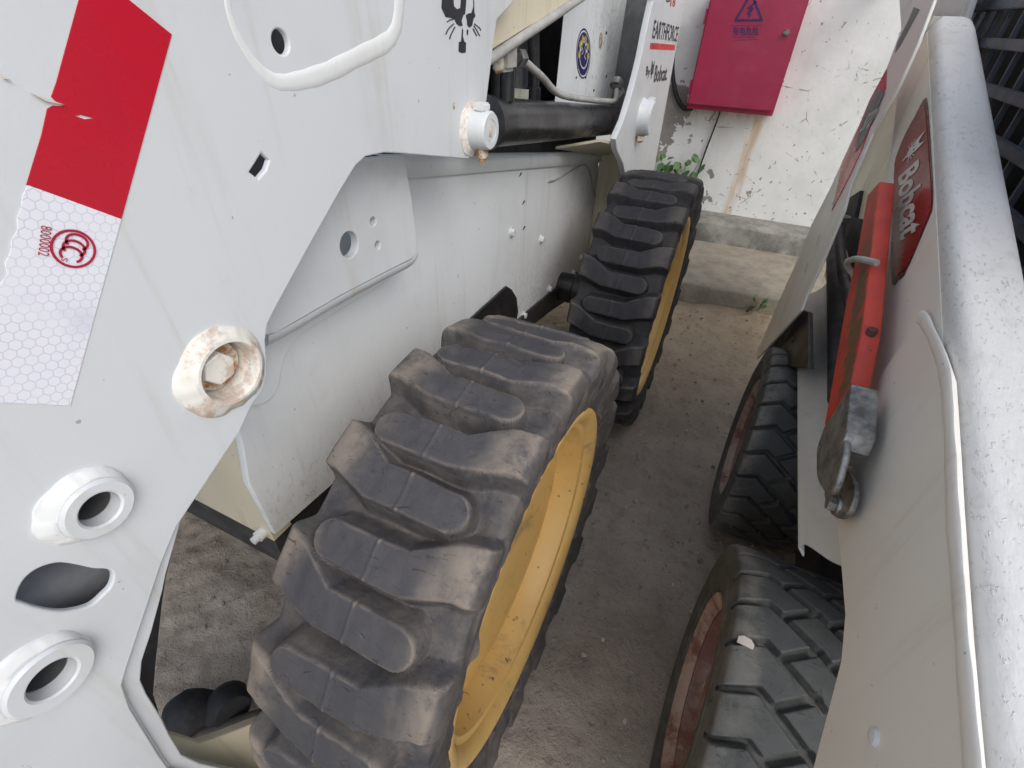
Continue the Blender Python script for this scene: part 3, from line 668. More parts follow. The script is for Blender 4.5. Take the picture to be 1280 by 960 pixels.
# pressed pocket outlined by a weld bead
pk = smooth_open(yz([(284, -40), (285, 5), (292, 32), (303, 55), (318, 78), (335, 96), (352, 103), (378, 100), (410, 90), (450, 70), (480, 55), (492, 42), (498, 20), (502, -40)], XA), 7)
rr = .0056+.00020*np.array([math.sin(i*1.1)+math.sin(i*.37+1) for i in range(len(pk))]); rr *= np.interp(np.arange(len(pk)), [0, 28, 45, 60, len(pk)], [.5, .7, 1.2, 1.5, 1.4])
V, Fc = sweep([(XA-.001, *p) for p in pk], rr, 10); V[:, 0] = XA+(V[:, 0]-XA)*.20; mk('weld_bead', V, Fc, M['weld'], arm, angle=80)
# reflective tape
XT = XA+.0006
red_px = [(110, -42), (215, 43), (152, 274), (33, 231), (52, 168), (59, 136), (66, 132), (80, 132.5), (70, 127), (64, 121), (70, 104)]
tr = curve_plate([yz(red_px, XT), yz([(94, 145), (101, 143.5), (118, 148), (106, 149)], XT)], .0005, .0001, frame_x(XT-.00025)); mk('reflective_tape', *tr, M['tape_r'], arm)['label'] = 'red upper half of the reflective tape'
ragged = []
for k in range(17):
    t = k/16; u, v = 33+(-22-33)*t, 231+(455-231)*t; ragged.append((u-(2 if k % 2 else -3)*random.uniform(.3, 1.4), v))
wt_px = [(152, 274), (120, 390), (88, 507), (40, 505), (-10, 503)]+ragged[::-1]
tw = curve_plate([yz(wt_px, XT)], .0005, .0001, frame_x(XT-.00025)); tw_o = mk('reflective_tape', *tw, M['tape_w'], arm); tw_o['label'] = 'white honeycomb lower half of the reflective tape'
for (a, b) in (((37, 116), (80, 131)), ((0, 92), (12, 99))):
    p = np.array(yz([a, b, ((a[0]+b[0])/2-2, (a[1]+b[1])/2+3)], XT)); q = [tuple(p[0]), tuple(p[1]), tuple(p[2])]
    mk('tape_shred', *curve_plate([q], .0012, .0001, frame_x(XT+.0008)), M['chip'], arm)
# round mark and number: reading direction runs down the tape
nX = np.array([1., 0, 0]); ctr = onx(91.5, 311, XT); rd = onx(51.5, 318, XT)-onx(65, 283, XT); rd /= np.linalg.norm(rd); ud = np.cross(nX, rd)
if ud@(onx(120, 311, XT)-ctr) < 0: ud = -ud
rad = circ_fit([(67, 311), (116.5, 309), (94, 284), (90.6, 337.5)], XT)[2]
ring = [(circle((0, 0), rad, 56), [circle((0, 0), rad*.87, 56)])]
for k in range(3):
    cx = (-.40+.36*k)*rad; a = np.linspace(math.radians(42), math.radians(318), 24); rr_ = .40*rad
    ring.append((stroke([(cx+rr_*.95*math.cos(t), (.03-.02*k)*rad+rr_*1.2*math.sin(t)) for t in a], .13*rad), []))
V1, F1 = flat_vf(ring, ctr, rd, ud, nX, .0006); V2, F2 = text_vf('S', ctr+rd*rad*.58-ud*rad*.34, rd*rad*.2, ud*rad*.26, nX, 0, 0, .0006)
V3, F3 = text_vf('8000002', onx(50.5, 281, XT), onx(46.5, 318.5, XT)-onx(50.5, 281, XT), (onx(66, 284, XT)-onx(52, 281, XT)), nX, 0, 0, .0006)
mk('printed_mark', *join([(V1, F1), (V2, F2), (V3, F3)]), M['mark'], tw_o)
# cat emblem (the part of it inside the frame and a plain top)
def pxpoly(L, x, d=.0006): return [(yz(o, x), [yz(h, x) for h in hs]) for o, hs in L]
def cp(L): return [((u/4+400), v/4) for u, v in L]
emb = [(cp([(612, -60), (606, 40), (628, 85), (650, 88), (672, 98), (680, 118), (697, 130), (712, 128), (706, 104), (716, 74), (724, 70), (735, -60)]), [cp([(664, -30), (668, 30), (684, 46), (700, 40), (706, -30)])]),
       (cp([(768, -60), (770, 60), (776, 80), (765, 96), (760, 128), (745, 138), (735, 126), (734, 104), (728, 76), (742, 66), (756, 66), (766, 30), (764, -60)]), []),
       (cp([(693, 210), (704, 207), (707, 176), (709, 142), (714, 150), (713, 180), (720, 208), (729, 213), (727, 262), (710, 265), (692, 258)]), []), (cp([(733, 148), (741, 150), (738, 176), (732, 170)]), []),
       (stroke(cp([(668, 118), (648, 136), (636, 152), (628, 172)]), 1.3), []), (stroke(cp([(674, 134), (662, 156), (652, 176), (646, 196)]), 1.3), []), (stroke(cp([(664, 98), (650, 98), (634, 110)]), 1.3), []),
       (stroke(cp([(770, 118), (788, 132), (798, 142), (803, 152)]), 1.2), []), (stroke(cp([(768, 128), (782, 150), (792, 170), (798, 180)]), 1.2), []), (stroke(cp([(764, 142), (772, 160), (783, 180)]), 1.2), [])]
ps = [curve_plate([yz(o, XA)]+[yz(h, XA) for h in hs], .0004, .00005, frame_x(XA+.0004)) for o, hs in emb]
mk('cat_emblem', *join(ps), M['print'], arm)
# cylinder pin at the lower corner of the arm
pc = onx(591, 161, XA)
V, Fc = lathe_vf([(-.012, .030), (.004, .027), (.009, .0245), (.026, .0235), (.0285, .0215), (.0285, .0135), (.0275, .0130), (.0282, .0122), (.0282, .0001)], (XA, pc[1], pc[2]), n=48); pin = mk('pivot_pin', V, Fc, M['white'], arm)
weld_ring('boss_weld', (pc[1], pc[2]), .0245, .034, XA, .006, M['weldrust'], pin, (-.002, .0), .05)
V, Fc = plate_vf([(pc[1]-.003+dx, pc[2]+dz) for dx, dz in ((0, -.007), (.004, -.006), (.003, 0), (.004, .006), (0, .008), (-.003, .005), (-.002, 0), (-.003, -.005))], XA+.0290, .001); mk('pin_slot', V, Fc, M['rust'], pin)
V, Fc = box_vf((XA+.004, pc[1]-.010, pc[2]+.022), (XA+.022, pc[1]+.010, pc[2]+.032)); mk('bolt_head', V, Fc, M['weld'], pin)
V, Fc = join([lathe_vf([(-.042, .0045), (-.034, .0045), (-.034, .0085), (-.024, .0085), (-.022, .006)], (XA+.014, pc[1], pc[2]), 'z', 12)]); mk('bolt_nut', V, Fc, M['rust'], pin)
p = yz([(565.5, 129), (568, 128), (568.5, 136), (566.5, 137)], XA); mk('paint_chip', *curve_plate([p], .0003, .00005, frame_x(XA+.0002)), M['rust'], arm)
# rear part of the arm running up and back
beam = yz([(600, 70), (617, 61), (660, 34), (700, 11), (724, -3)], -.262)+[(1.1, 1.36), (.2, 1.36)]
plate('arm_rear_plate', beam, -.262, .012, M['cream'], arm)
tube('arm_pipe', [onx(u, v, -.258) for u, v in ((600, 83), (617, 71), (655, 45), (700, 15), (740, -12))], .0072, M['pipe'], A, 12)
# bracket with three holes, lower edge folded inwards
XK = -.285
def kpx(L): return [(300+u/3.2, 200+v/3.2) for u, v in L]
kout = fillet(yz(kpx([(430, 30), (490, -2), (655, -22), (668, 40), (690, 170), (708, 320), (708, 368), (690, 395), (600, 440), (400, 545), (220, 650), (150, 690), (112, 700), (108, 650), (125, 600), (250, 380)]), XK), [0, 0, .002, .01, .01, .006, .012, .01, 0, 0, 0, 0, 0, 0, 0, 0])
kh = [circ_fit(kpx(q), XK) for q in ([(400, 338), (474, 340), (437, 288), (438, 390)], [(521, 247), (545, 246), (533, 230), (533, 263)], [(541, 342), (561, 341), (551, 325), (551, 358)])]
brk = plate('arm_bracket', kout, XK, .012, M['white'], A, [circle(c[:2], c[2], 36) for c in kh])
fold = np.array(yz(kpx([(708, 368), (690, 395), (600, 440), (400, 545), (220, 650), (112, 705)]), XK)); V = []; nb = 9
fdir = np.gradient(fold, axis=0); fdir /= np.linalg.norm(fdir, axis=1)[:, None]; fn = np.c_[-fdir[:, 1], fdir[:, 0]]; fn *= np.sign(-fn[:, 1:2]+1e-9)
fs = smooth_open(np.c_[fold, fn], 5)
for i, (y, z, ny, nz) in enumerate(fs):
    for k in range(nb):
        a = k/(nb-1)*math.pi/2; rr_ = .018; d = rr_*math.sin(a)-.0005; back = rr_*(1-math.cos(a))
        V.append((XK-back+.0005 if k < nb-1 else XK-.055-.006*math.sin(i*1.3), y+ny*(d if k < nb-1 else rr_), z+nz*(d if k < nb-1 else rr_)))
Fc = [[i*nb+k, (i+1)*nb+k, (i+1)*nb+k+1, i*nb+k+1] for i in range(len(fs)-1) for k in range(nb-1)]; mk('folded_edge', V, Fc, M['white'], brk, angle=70)

# chassis
XP = -.35
ch_front = [tuple(onx(345, 668, XP)[1:]), tuple(onx(311, 605, XP)[1:]), tuple(onx(303, 555, XP)[1:])]
ch = ch_front+[(-.155, .86), (-.02, .935), (.24, .930), (1.272, .735)]+yz([(745, 330), (716, 356), (640, 408)], XP)+[(.30, .455)]
chassis = plate('chassis_side', ch, XP, .012, M['panel'], A, bevel=.002)
patch = yz([(486, 325), (482, 350), (470, 361), (432, 383), (400, 403), (375, 420), (359, 441), (353, 456), (348, 484), (337, 500), (319, 507), (300, 500), (300, 430), (340, 390), (420, 330)], XP+.0045)
V, Fc = plate_vf(smooth_closed(patch, 3), XP+.0045, .0045, bevel=.001); mk('cover_plate', V, Fc, M['panel'], chassis)
V, Fc = join([box_vf((-1.15, -.165, .62), (-.3625, -.150, .93)), plate_vf([(-.1785, .47), (-.1785, .62), (-.160, .70), (-.145, .70), (-.145, .47)], -.3625, .78)]); mk('chassis_front', V, Fc, M['cream'], A)
box('chassis_body', (-1.15, -.14, .47), (-.3635, 1.26, .90), M['dark'], A)
box('chassis_floor', (-1.1, -.172, .385), (-.372, 1.2, .468), M['dark'], A)
bx = lambda u, v, x, nm: hexbolt(nm, onx(u, v, x), .0085, .010, M['weld'], chassis, rot=random.random())
for u, v in ((639, 290), (676, 299), (654, 394), (686, 361), (716, 341), (726, 322)): bx(u, v, XP, 'bolt')
q = ony(330, 664, -.178); V, Fc = lathe_vf([(-.012, .009), (.0, .009), (.001, .001)][::-1], q, 'y', 12); V2, F2 = lathe_vf([(-.020, .001), (-.020, .006), (-.011, .006)], q, 'y', 12); mk('bolt', *join([(V, Fc), (V2, F2)]), M['weld'], chassis)
for u, v in ((654, 253), (654.5, 285), (650, 218)):
    p = yz([(u-1.5, v+3), (u+.8, v-2.6), (u+2.5, v-2), (u, v+2)], XP); mk('drain_slit', *curve_plate([p], .0006, .0001, frame_x(XP+.0004)), M['cab'], chassis)
def shape(name, px, x, t, mat, parent, b=.001): return plate(name, yz(px, x), x, t, mat, parent, bevel=b)
shape('black_flap', [(560, 440), (586, 402), (610, 380), (634, 358), (640, 362), (646, 372), (648, 390), (644, 410), (640, 440)], -.338, .006, M['black'], A)
shape('rubber_skirt', [(640, 408), (668, 383), (700, 357), (722, 340), (734, 342), (730, 362), (690, 388), (664, 408), (650, 420)], -.343, .008, M['hose'], A)
V, Fc = lathe_vf([(-.36, .048), (-.30, .048), (-.294, .055), (-.20, .055)], (0, .999, .385), n=40); mk('axle_tube', V, Fc, M['blackgloss'], A)
V, Fc = lathe_vf([(-.36, .06), (-.10, .06)], (0, 0, .385), n=40); mk('axle_tube', V, Fc, M['blackgloss'], A)
# ledge, rear box and upright
ledge = [(x, y, z) for x, y, z in [tuple(onx(502, 195, -.30)), tuple(onx(640, 185, -.262))]]
V = []
for t in np.linspace(0, 1, 12):
    y = .16+t*(1.27-.16); zt = .935-t*(.935-.748)
    for dx, dz in ((-.365, .012), (-.352, .012), (-.343, .008), (-.340, .001), (-.3405, -.012), (-.344, -.02)): V.append((dx, y, zt+dz-.006))
Fc = [[i*6+k, (i+1)*6+k, (i+1)*6+k+1, i*6+k+1] for i in range(11) for k in range(5)]; mk('panel_lip', V, Fc, M['panel'], A, angle=60)
sh = [onx(650, 181, -.34), onx(700, 178.5, -.25), onx(771, 178, -.232), onx(771, 178, -.36)]
V = np.array([(-.345, .84, .842), (-.232, .845, .870), (-.232, 1.26, .78), (-.345, 1.26, .75)]); V = np.r_[V, V-np.array([0, 0, .006])]
mk('cylinder_shelf', V, [[0, 1, 2, 3], [7, 6, 5, 4], [0, 4, 5, 1], [1, 5, 6, 2], [2, 6, 7, 3], [3, 7, 4, 0]], M['cream'], A)
box('upright_inner', (-.3495, 1.276, .30), (-.236, 1.70, .765), M['cream'], A, .006)
XU = -.214
up_px = [(817, -60), (817, 0), (809, 35), (802, 70), (796, 95), (790, 117), (780, 150), (772, 168), (770, 174), (771, 187), (779, 205), (783, 226), (814, 226), (819, 205), (825, 172), (836, 112), (847, 50), (857, 0), (868, -60)]
upr = plate('rear_upright', yz(up_px, XU), XU, .016, M['white'], A, bevel=.002)
c = onx(799, 148, XU); V, Fc = lathe_vf([(-.002, .052), (.006, .047), (.03, .045), (.034, .041), (.034, .001)], (XU, c[1]+.02, c[2]), n=48); ub = mk('pivot_boss', V, Fc, M['white'], upr)
V, Fc = box_vf((XU+.012, c[1]+.02, c[2]+.043), (XU+.03, c[1]+.045, c[2]+.052)); mk('bolt_head', V, Fc, M['weld'], ub)
V, Fc = lathe_vf([(-.062, .006), (-.056, .012), (-.044, .012)], (XU+.012, c[1]+.0, c[2]), 'z', 12); mk('bolt_nut', V, Fc, M['rust'], ub)
def c3(L): return [(640+u/4, v/4) for u, v in L]
def T3(s, tl, bl, br, mat, name, par, x, shear=0, bold=0):
    O = onx(*c3([bl])[0], x); return mk(name, *text_vf(s, O, onx(*c3([br])[0], x)-O, onx(*c3([tl])[0], x)-O, nX, shear, bold, .0008), mat, par)
T3('EARTHFORCE', (712, 98), (699, 192), (822, 210), M['print'], 'lettering', upr, XU, 0, .012)
mk('red_stripe', *curve_plate([yz(c3([(692, 214), (815, 224), (811, 251), (688, 245)]), XU)], .0006, .0001, frame_x(XU+.0005)), M['printred'], upr)
T3('By', (672, 330), (667, 392), (685, 394), M['print'], 'lettering', upr, XU, 0, .012)
T3('Bobcat.', (716, 326), (707, 412), (772, 402), M['print'], 'lettering', upr, XU, .1, .02)
T3('S', (772, -40), (770, 10), (788, 12), M['print'], 'lettering', upr, XU, 0, .02); T3('18', (793, -14), (790, 33), (815, 34), M['printred'], 'lettering', upr, XU, 0, .02)
def cathead(par, x, C, e1, e2, mat, name='cat_emblem', nrm=nX):
    L = [([(-.42, .35), (-.36, 1.0), (-.12, .55), (.12, .52), (.40, .95), (.40, .30), (.30, .0), (.36, -.25), (.12, -.4), (.10, -.75), (0, -.8), (-.08, -.45), (-.34, -.25), (-.30, .02)], [[(-.26, .22), (-.08, .16), (-.14, .04)], [(.24, .2), (.08, .16), (.12, .04)]])]
    L += [(stroke([(-.35, -.1+d), (-.62, -.05+2*d)], .05), []) for d in (-.14, 0, .12)]+[(stroke([(.37, -.1+d), (.62, -.05+2*d)], .05), []) for d in (-.14, 0, .12)]
    return mk(name, *flat_vf(L, C, e1, e2, nrm, .0008), mat, par)
C = onx(*c3([(700, 352)])[0], XU); cathead(upr, XU, C, onx(*c3([(716, 350)])[0], XU)-C, onx(*c3([(708, 296)])[0], XU)-C, M['print'])
# white inner panel with round sticker, gap with hoses
XI = -.338
V = []
pp = [(XI, .790), (XI, .86), (XI, 1.10), (XI, 1.24), (XI-.006, 1.30), (XI-.02, 1.36), (XI-.05, 1.42), (XI-.10, 1.47), (XI-.2, 1.5)]
for x, y in smooth_open(pp, 4): V += [(x, y-.005, .885), (x, y+.045, 1.40)]
k = len(V)//2; ip = mk('inner_panel', V, [[2*i, 2*i+2, 2*i+3, 2*i+1] for i in range(k-1)], M['panel'], A, angle=60)
hl = yz(c3([(434, 205), (441, 165), (450, 170), (450, 215), (441, 243), (436, 238)]), XI); mk('oval_hole', *curve_plate([smooth_closed(hl, 4)], .0006, .0001, frame_x(XI+.0006)), M['rust'], ip)
for u, v, r in ((470, 165, 3), (408, 452, 2.5), (470, 382, 3), (320, 388, 2), (368, 388, 2)):
    q = onx(*c3([(u, v)])[0], XI); mk('rivet', *lathe_vf([(0, r*.0016), (.002, r*.001), (.002, .0001)], q, n=10), M['dark'], ip)
C = onx(*c3([(357, 272)])[0], XI); e1 = onx(*c3([(391, 275)])[0], XI)-C; e2 = onx(*c3([(360, 141)])[0], XI)-C
mk('round_sticker', *flat_vf([(circle((0, 0), 1, 48), [circle((0, 0), .93, 48)]), (circle((0, 0), .86, 48), [circle((.46*math.cos(a), .46*math.sin(a)+.1), .13, 12) for a in np.linspace(.2, 2.9, 5)])], C, e1, e2, nX, .0008), M['blue'], ip)
mk('sticker_print', *flat_vf([(circle((.62*math.cos(a), .62*math.sin(a)), .15, 10), []) for a in np.linspace(-.1, 3.2, 6)], C, e1, e2, nX, .0014), M['yellowprint'], ip)
mk('sticker_print', *flat_vf([(stroke([(.60*math.cos(a), .56*math.sin(a)) for a in np.linspace(3.5, 5.9, 12)], .07), []), (stroke([(-.3, .3), (-.1, .1), (-.3, 0)], .06), []), (stroke([(.1, .3), (.25, .05), (.05, -.05), (.3, -.2)], .06), [])], C, e1, e2, nX, .0014), M['whiteprint'], ip)
box('shade_backing', (-1.1, 1.62, .75), (-.236, 1.66, 1.9), M['grey'], A, .004)  # added grey sheet, stands in for the shade between inner panel and upright
box('cab_bulkhead', (-1.1, .22, .9), (-.50, 1.9, 1.9), M['cab'], A, .01)
box('grey_post', (-.46, .70, .80), (-.40, .79, 1.5), M['grey'], A, .004)
box('grey_post', (-.49, .30, .88), (-.42, .40, 1.5), M['dark'], A, .004)
for y, x, r in ((.74, -.375, .013), (.62, -.40, .016), (.50, -.43, .012)):
    tube('hose', [(x, y, .90), (x, y+.005, 1.0), (x-.005, y-.004, 1.15), (x, y, 1.42)], r, M['hose'], A, 12, 4)
V, Fc = lathe_vf([(0, .016), (.05, .016), (.053, .012), (.09, .012)], (-.372, .742, .925), 'z', 20); mk('gas_spring', V, Fc, M['blackgloss'], A)
c = onx(632, 68, -.27); V, Fc = box_vf(c-np.array([.012, .022, .022]), c+np.array([.012, .022, .022]), .006); hb = mk('pipe_clamp', V, Fc, M['pipe'], A)
c2 = onx(623, 80, -.27); V, Fc = lathe_vf([(-.012, .004), (-.006, .009), (.008, .009)], c2, 'z', 8); mk('clamp_nut', V, Fc, M['rust'], hb)
q = [onx(u, v, -.345) for u, v in ((639, 110), (661, 112), (660, 132), (638, 132))]; mk('paper_label', np.r_[np.array(q), np.array(q)-[.0008, 0, 0]], [[0, 1, 2, 3], [7, 6, 5, 4], [0, 4, 5, 1], [1, 5, 6, 2], [2, 6, 7, 3], [3, 7, 4, 0]], M['paper'], A)
# lift cylinder between arm and rear upright
p0 = np.array([-.295, pc[1]+.005, pc[2]]); p1 = np.array([-.295, 1.32, .846]); ax = (p1-p0)/np.linalg.norm(p1-p0)
at = lambda d: p0+ax*d
V, Fc = sweep([at(.135), at(.140), at(.150), at(.152), at(1.05), at(1.08)], [.030, .039, .040, .0375, .0375, .03], 40); cyl = mk('lift_cylinder', V, Fc, M['blackgloss'], A, angle=35)
V, Fc = sweep([at(.134), at(.1345), at(.150), at(.1505)], [.030, .0405, .0405, .038], 40); mk('gland_nut', V, Fc, M['black'], cyl)
V, Fc = sweep([at(.02), at(.13)], .021, 24); mk('cylinder_rod', V, Fc, M['chrome'], cyl)
V, Fc = lathe_vf([(-.03, .034), (.03, .034)], p0, n=32); mk('rod_eye', V, Fc, M['dark'], cyl)
pe = at(.20)+np.array([.012, 0, .034]); V, Fc = sweep(smooth_open([pe, pe+[0, 0, .03], pe+[0, .002, .048], pe+[0, .020, .058], pe+[0, .034, .058]], 4), .0125, 16); mk('pipe_elbow', V, Fc, M['black'], cyl)
V, Fc = sweep([pe+[0, .030, .058], pe+[0, .052, .057]], .0145, 6); mk('pipe_nut', V, Fc, M['steel'], cyl)
pth = [pe+[0, .05, .057], at(.33)+[.02, 0, .075], at(.40)+[.022, 0, .055], at(.5)+[.022, 0, .048], at(.75)+[.022, 0, .047], at(.86)+[.022, 0, .05], at(.885)+[.02, 0, .062], at(.90)+[.015, 0, .078]]
tube('hydraulic_pipe', pth, .0066, M['pipe'], A, 12, 6)
for d, r, mt in ((.895, .017, 'steel'), (.93, .013, 'pipe')):
    o = at(d)+np.array([.012, 0, .085 if d < .9 else .07]); V, Fc = sweep([o, o+[0, .03, 0] if d > .9 else o+[0, .012, .012]], r, 6 if d > .9 else 16); mk('pipe_fitting', V, Fc, M[mt], cyl)
tube('bent_wire', [onx(u, v, XP+.004) for u, v in ((687, 227), (700, 222), (722, 209), (731, 206), (737, 213), (741, 232), (745, 246), (749, 246))], .0022, M['pipe'], chassis, 8, 4)
# lower cross member and a dark pivot seen through the opening
plate('arm_lower_web', yz([(204, 900), (212, 917), (250, 929), (285, 917), (312, 906), (345, 893), (350, 990), (205, 990)], -.275), -.275, .012, M['cream'], A)
plate('arm_inner_web', yz([(170, 690), (216, 690), (208, 722), (203, 756), (195, 831), (192, 868), (206, 912), (170, 900)], -.290), -.290, .010, M['dark'], A)
q0, q1 = onz(214, 905, .05), onz(300, 886, .05); pth = smooth_open([q0, q0+(q1-q0)*.04, q0+(q1-q0)*.3+[0, .012, .006], q0+(q1-q0)*.55+[0, .02, -.012], q0+(q1-q0)*.8+[0, .008, .004], q1+[0, -.01, .01]], 4); rd_ = np.interp(np.arange(len(pth)), [0, 3, 7, 11, 15, len(pth)-1], [.016, .036, .044, .026, .042, .03]); V, Fc = sweep(pth, rd_, 20); mk('stop_pad', V, Fc, M['cab'], A)
q0, q1 = onz(236, 925, .04), onz(330, 898, .04); V, Fc = sweep([q0, q0+(q1-q0)*.02, q0+(q1-q0)*.95, q1], [.01, .018, .018, .01], 12); mk('stop_rod', V, Fc, M['board'], A)
# far side wheels keep the machine standing
box('cab_roof_frame', (-1.1, .3, 1.9), (-.45, 1.6, 1.95), M['cab'], A)
# ------------------------------------------------------------------ right machine
B = empty('skid_steer_loader', (.75, .4, 0), 'white skid steer loader on the right with red decals and rusty brown wheel rims', 'loader', 'compact loaders parked side by side')
YB = -.0306
place_wheel_b(B, (.2662, .0026, .2463), YB, math.radians(-8), 'front wheel with dusty tread and rusty rim')
place_wheel_b(B, (.2662+.668*.0306, .6706, .2463), YB, math.radians(2), 'rear wheel in shade with rusty rim')
XB = .34
def c4(L): return [(900+u/3.368, v/3.368) for u, v in L]
def c8(L): return [(880+u/3.2, 250+v/3.2) for u, v in L]
def cb(L): return [(960+u/2.0875, 500+v/2.0875) for u, v in L]
pl = yz([(1168, 20), (1146, 62), (1122, 115), (1112, 200), (1106, 235), (1108, 330), (1100, 400), (1088, 480), (1066, 520), (1052, 575), (1046, 648), (1053, 706), (1058, 768), (1053, 826), (1039, 878), (1017.5, 960)], XB)
end = [(-.26, .50), (-.55, .42), (-.55, .66)]
tline = lambda y: 1.117+(y-.935)*(.362/1.145)
pl_poly = pl+end+[(-.55, tline(-.55)-.01), (.93, tline(.93)-.005)]
armb = plate('lift_arm', pl_poly, XB, .012, M['arm_b'], B, side=-1)
# rounded box section along the top of the arm
sec = fillet([(.001, -.07), (.001, .018), (.066, .018), (.066, -.07)], [.003, .019, .019, .003], 7); V = []; L = len(sec)
stations = [(-.75, 1, 0), (.86, 1, 0), (.895, .97, 0), (.915, .9, 0), (.93, .75, 0), (.938, .5, 0)]
tz = lambda y: tline(y)
for y, k, _ in stations:
    cx, cz = .030, -.035
    for a, b in sec: V.append((XB+cx+(a-cx)*k, y, tz(y)+cz+(b-cz)*k))
Fc = [[i*L+j, i*L+(j+1) % L, (i+1)*L+(j+1) % L, (i+1)*L+j] for i in range(len(stations)-1) for j in range(L)]+[[(len(stations)-1)*L+j for j in range(L)], [j for j in range(L)][::-1]]
mk('arm_tube', V, Fc, M['tube_b'], armb, angle=50)
# welded lower reinforcing plate
rp = yz([(1080, 505), (1105, 462), (1135, 420), (1152, 398), (1160, 404), (1176, 440), (1187, 475), (1192, 560), (1196, 640), (1206, 800), (1219, 960)], XB-.006)
rpo = rp+[(-.56, rp[-1][1]-.08), (-.56, .42), (-.26, .502)]+yz([(1016, 960), (1037, 880), (1051, 826), (1056, 768), (1051, 706), (1045, 648), (1052, 575), (1066, 522)], XB-.006)
rpl = plate('reinforcing_plate', rpo, XB-.006, .0058, M['arm_b'], armb, side=-1)
wp = smooth_open(yz([(1150, 398), (1156, 398), (1166, 416), (1178, 445), (1186, 478), (1189, 520), (1192, 570), (1195, 640), (1201, 720), (1207, 800), (1214, 880), (1222, 970)], XB-.004), 6)
wr = np.array([.0072+.0004*math.sin(i*.9)+.0005*math.sin(i*.33) for i in range(len(wp))]); wr[:3] *= (.6, .8, .95)
V, Fc = sweep([(XB-.006, *p) for p in wp], wr, 12); V[:, 0] = XB-.006+(V[:, 0]-XB+.006)*.30; mk('weld_bead', V, Fc, M['arm_weld'], armb, angle=80)
q = onx(1094, 922, XB-.006); mk('rivet', *lathe_vf([(0, .007), (-.003, .006), (-.004, .0001)], (XB-.006, q[1], q[2]), n=20), M['weld'], armb)
# red sticker with the lettering
st = [(1157.7, 121.7), (1161, 148), (1164, 200), (1166, 240), (1165, 260), (1162, 270), (1146, 308), (1130, 344), (1122, 350), (1115, 356), (1114, 312), (1115, 270), (1117, 232), (1118, 205), (1122, 190), (1132, 166), (1143, 146), (1150, 132)]
sg = plate('sticker', smooth_closed(yz(st, XB-.0008), 2), XB-.0008, .0007, M['stk_rim'], armb, bevel=.0001, side=-1); sg['label'] = 'red lettered sticker'
ce = np.array(yz(st, XB-.0012)).mean(0); inn = [tuple(ce+(np.array(p)-ce)*np.array([.95, .90])) for p in smooth_closed(yz(st, XB-.0012), 2)]
mk('sticker_face', *plate_vf(inn, XB-.0014, .0004, bevel=.00005, side=-1), M['stk_b'], sg)
nB = np.array([-1., 0, 0]); XS = XB-.0015
O = onx(*c4([(752, 790)])[0], XS); 
# reading direction runs down the sticker, letter tops point right in the photo
O = onx(1123, 222, XS); e1 = onx(1125, 302, XS)-O; e2 = onx(1149, 198, XS)-O
mk('lettering', *text_vf('Bobcat', O, e1, e2, nB, 0, .03, .0005), M['whiteprint'], sg)
C = onx(1141, 187, XS); cathead(sg, XS, C, (onx(1140, 204, XS)-C), (onx(1158, 168, XS)-C), M['whiteprint'], nrm=nB)
# red support bar with zinc end bracket
XR = .30
bar = yz([(1084, 244), (1099, 227), (1092, 287), (1087, 329), (1082, 375), (1076, 421), (1063, 479), (1030, 531), (1039, 484), (1058, 375), (1071, 316)], XR)
rb = plate('arm_support_bar', bar, XR, .021, M['redbar'], B, side=-1, bevel=.0025)
c = onx(1083, 325, XR); mk('bar_clip', *sweep(smooth_open([(XR+.004, *onx(1092, 328, XR)[1:]), (XR-.012, *onx(1085, 326, XR)[1:]), (XR-.014, *onx(1073, 330, XR)[1:]), (XR-.004, *onx(1066, 338, XR)[1:]), (XR+.01, *onx(1063, 345, XR)[1:])], 5), .0045, 8), M['pipe'], rb)
c = onx(1091, 417, XR+.012); mk('bar_pin', *sweep([(XR+.010, c[1], c[2]-.003), (XR+.010, c[1], c[2]+.006)], .006, 12), M['stick'], rb)
XZ = .294
zb = yz([(1064, 480), (1030, 533), (1022, 556), (1023, 570), (1034, 574), (1050, 560), (1058, 540)], XZ)
zk = plate('zinc_bracket', zb, XZ, .028, M['steel'], rb, side=-1, bevel=.002, angle=22)
hk = smooth_closed(yz([(1022, 556), (1036, 552), (1054, 548), (1055, 566), (1050, 586), (1044, 606), (1036, 617), (1028, 612), (1021, 598), (1020, 576)], XZ+.0004), 3)
plate('bracket_hook', hk, XZ+.0004, .007, M['steel'], rb, side=-1, bevel=.0025)
tg = smooth_closed(yz([(1048, 580), (1060, 590), (1067, 606), (1066, 625), (1060, 640), (1050, 647), (1040, 643), (1030, 620), (1036, 600)], XB-.020), 4)
tongue = plate('bracket_tongue', tg, XB-.020, .006, M['steel'], rb, side=-1)
c = onx(1047, 632, XB-.020); hexbolt('hex_bolt', c, .0085, .011, M['steel'], rb, sgn=-1)
# rear upright strip
XV = .30
uv = [(1180, -60), (1167, 0), (1146, 56), (1120, 113), (1090, 166), (1063, 231), (1055, 262), (1030, 322), (1008, 369), (1001, 388), (956, 438), (946, 448), (948, 436), (974, 375), (999, 320), (1014, 281), (1038, 234.6), (1066, 172), (1108, 86), (1140, 0), (1160, -60)]
upb = plate('rear_upright', yz(uv, XV), XV, .005, M['arm_b'], B, side=-1)
dec = yz(c4([(700, 290), (696, 370), (650, 480), (600, 620), (545, 740), (470, 885), (490, 800), (515, 680), (560, 590), (630, 420)]), XV-.0016)
d1 = plate('red_decal', dec, XV-.0016, .0014, M['tape_r'], upb, bevel=.0001, side=-1)
mk('grey_decal', *plate_vf(yz(c4([(665, 370), (690, 390), (640, 510), (600, 600), (570, 640), (575, 590), (620, 450)]), XV-.0022), XV-.0024, .0007, bevel=.0001, side=-1), M['grey'], d1)
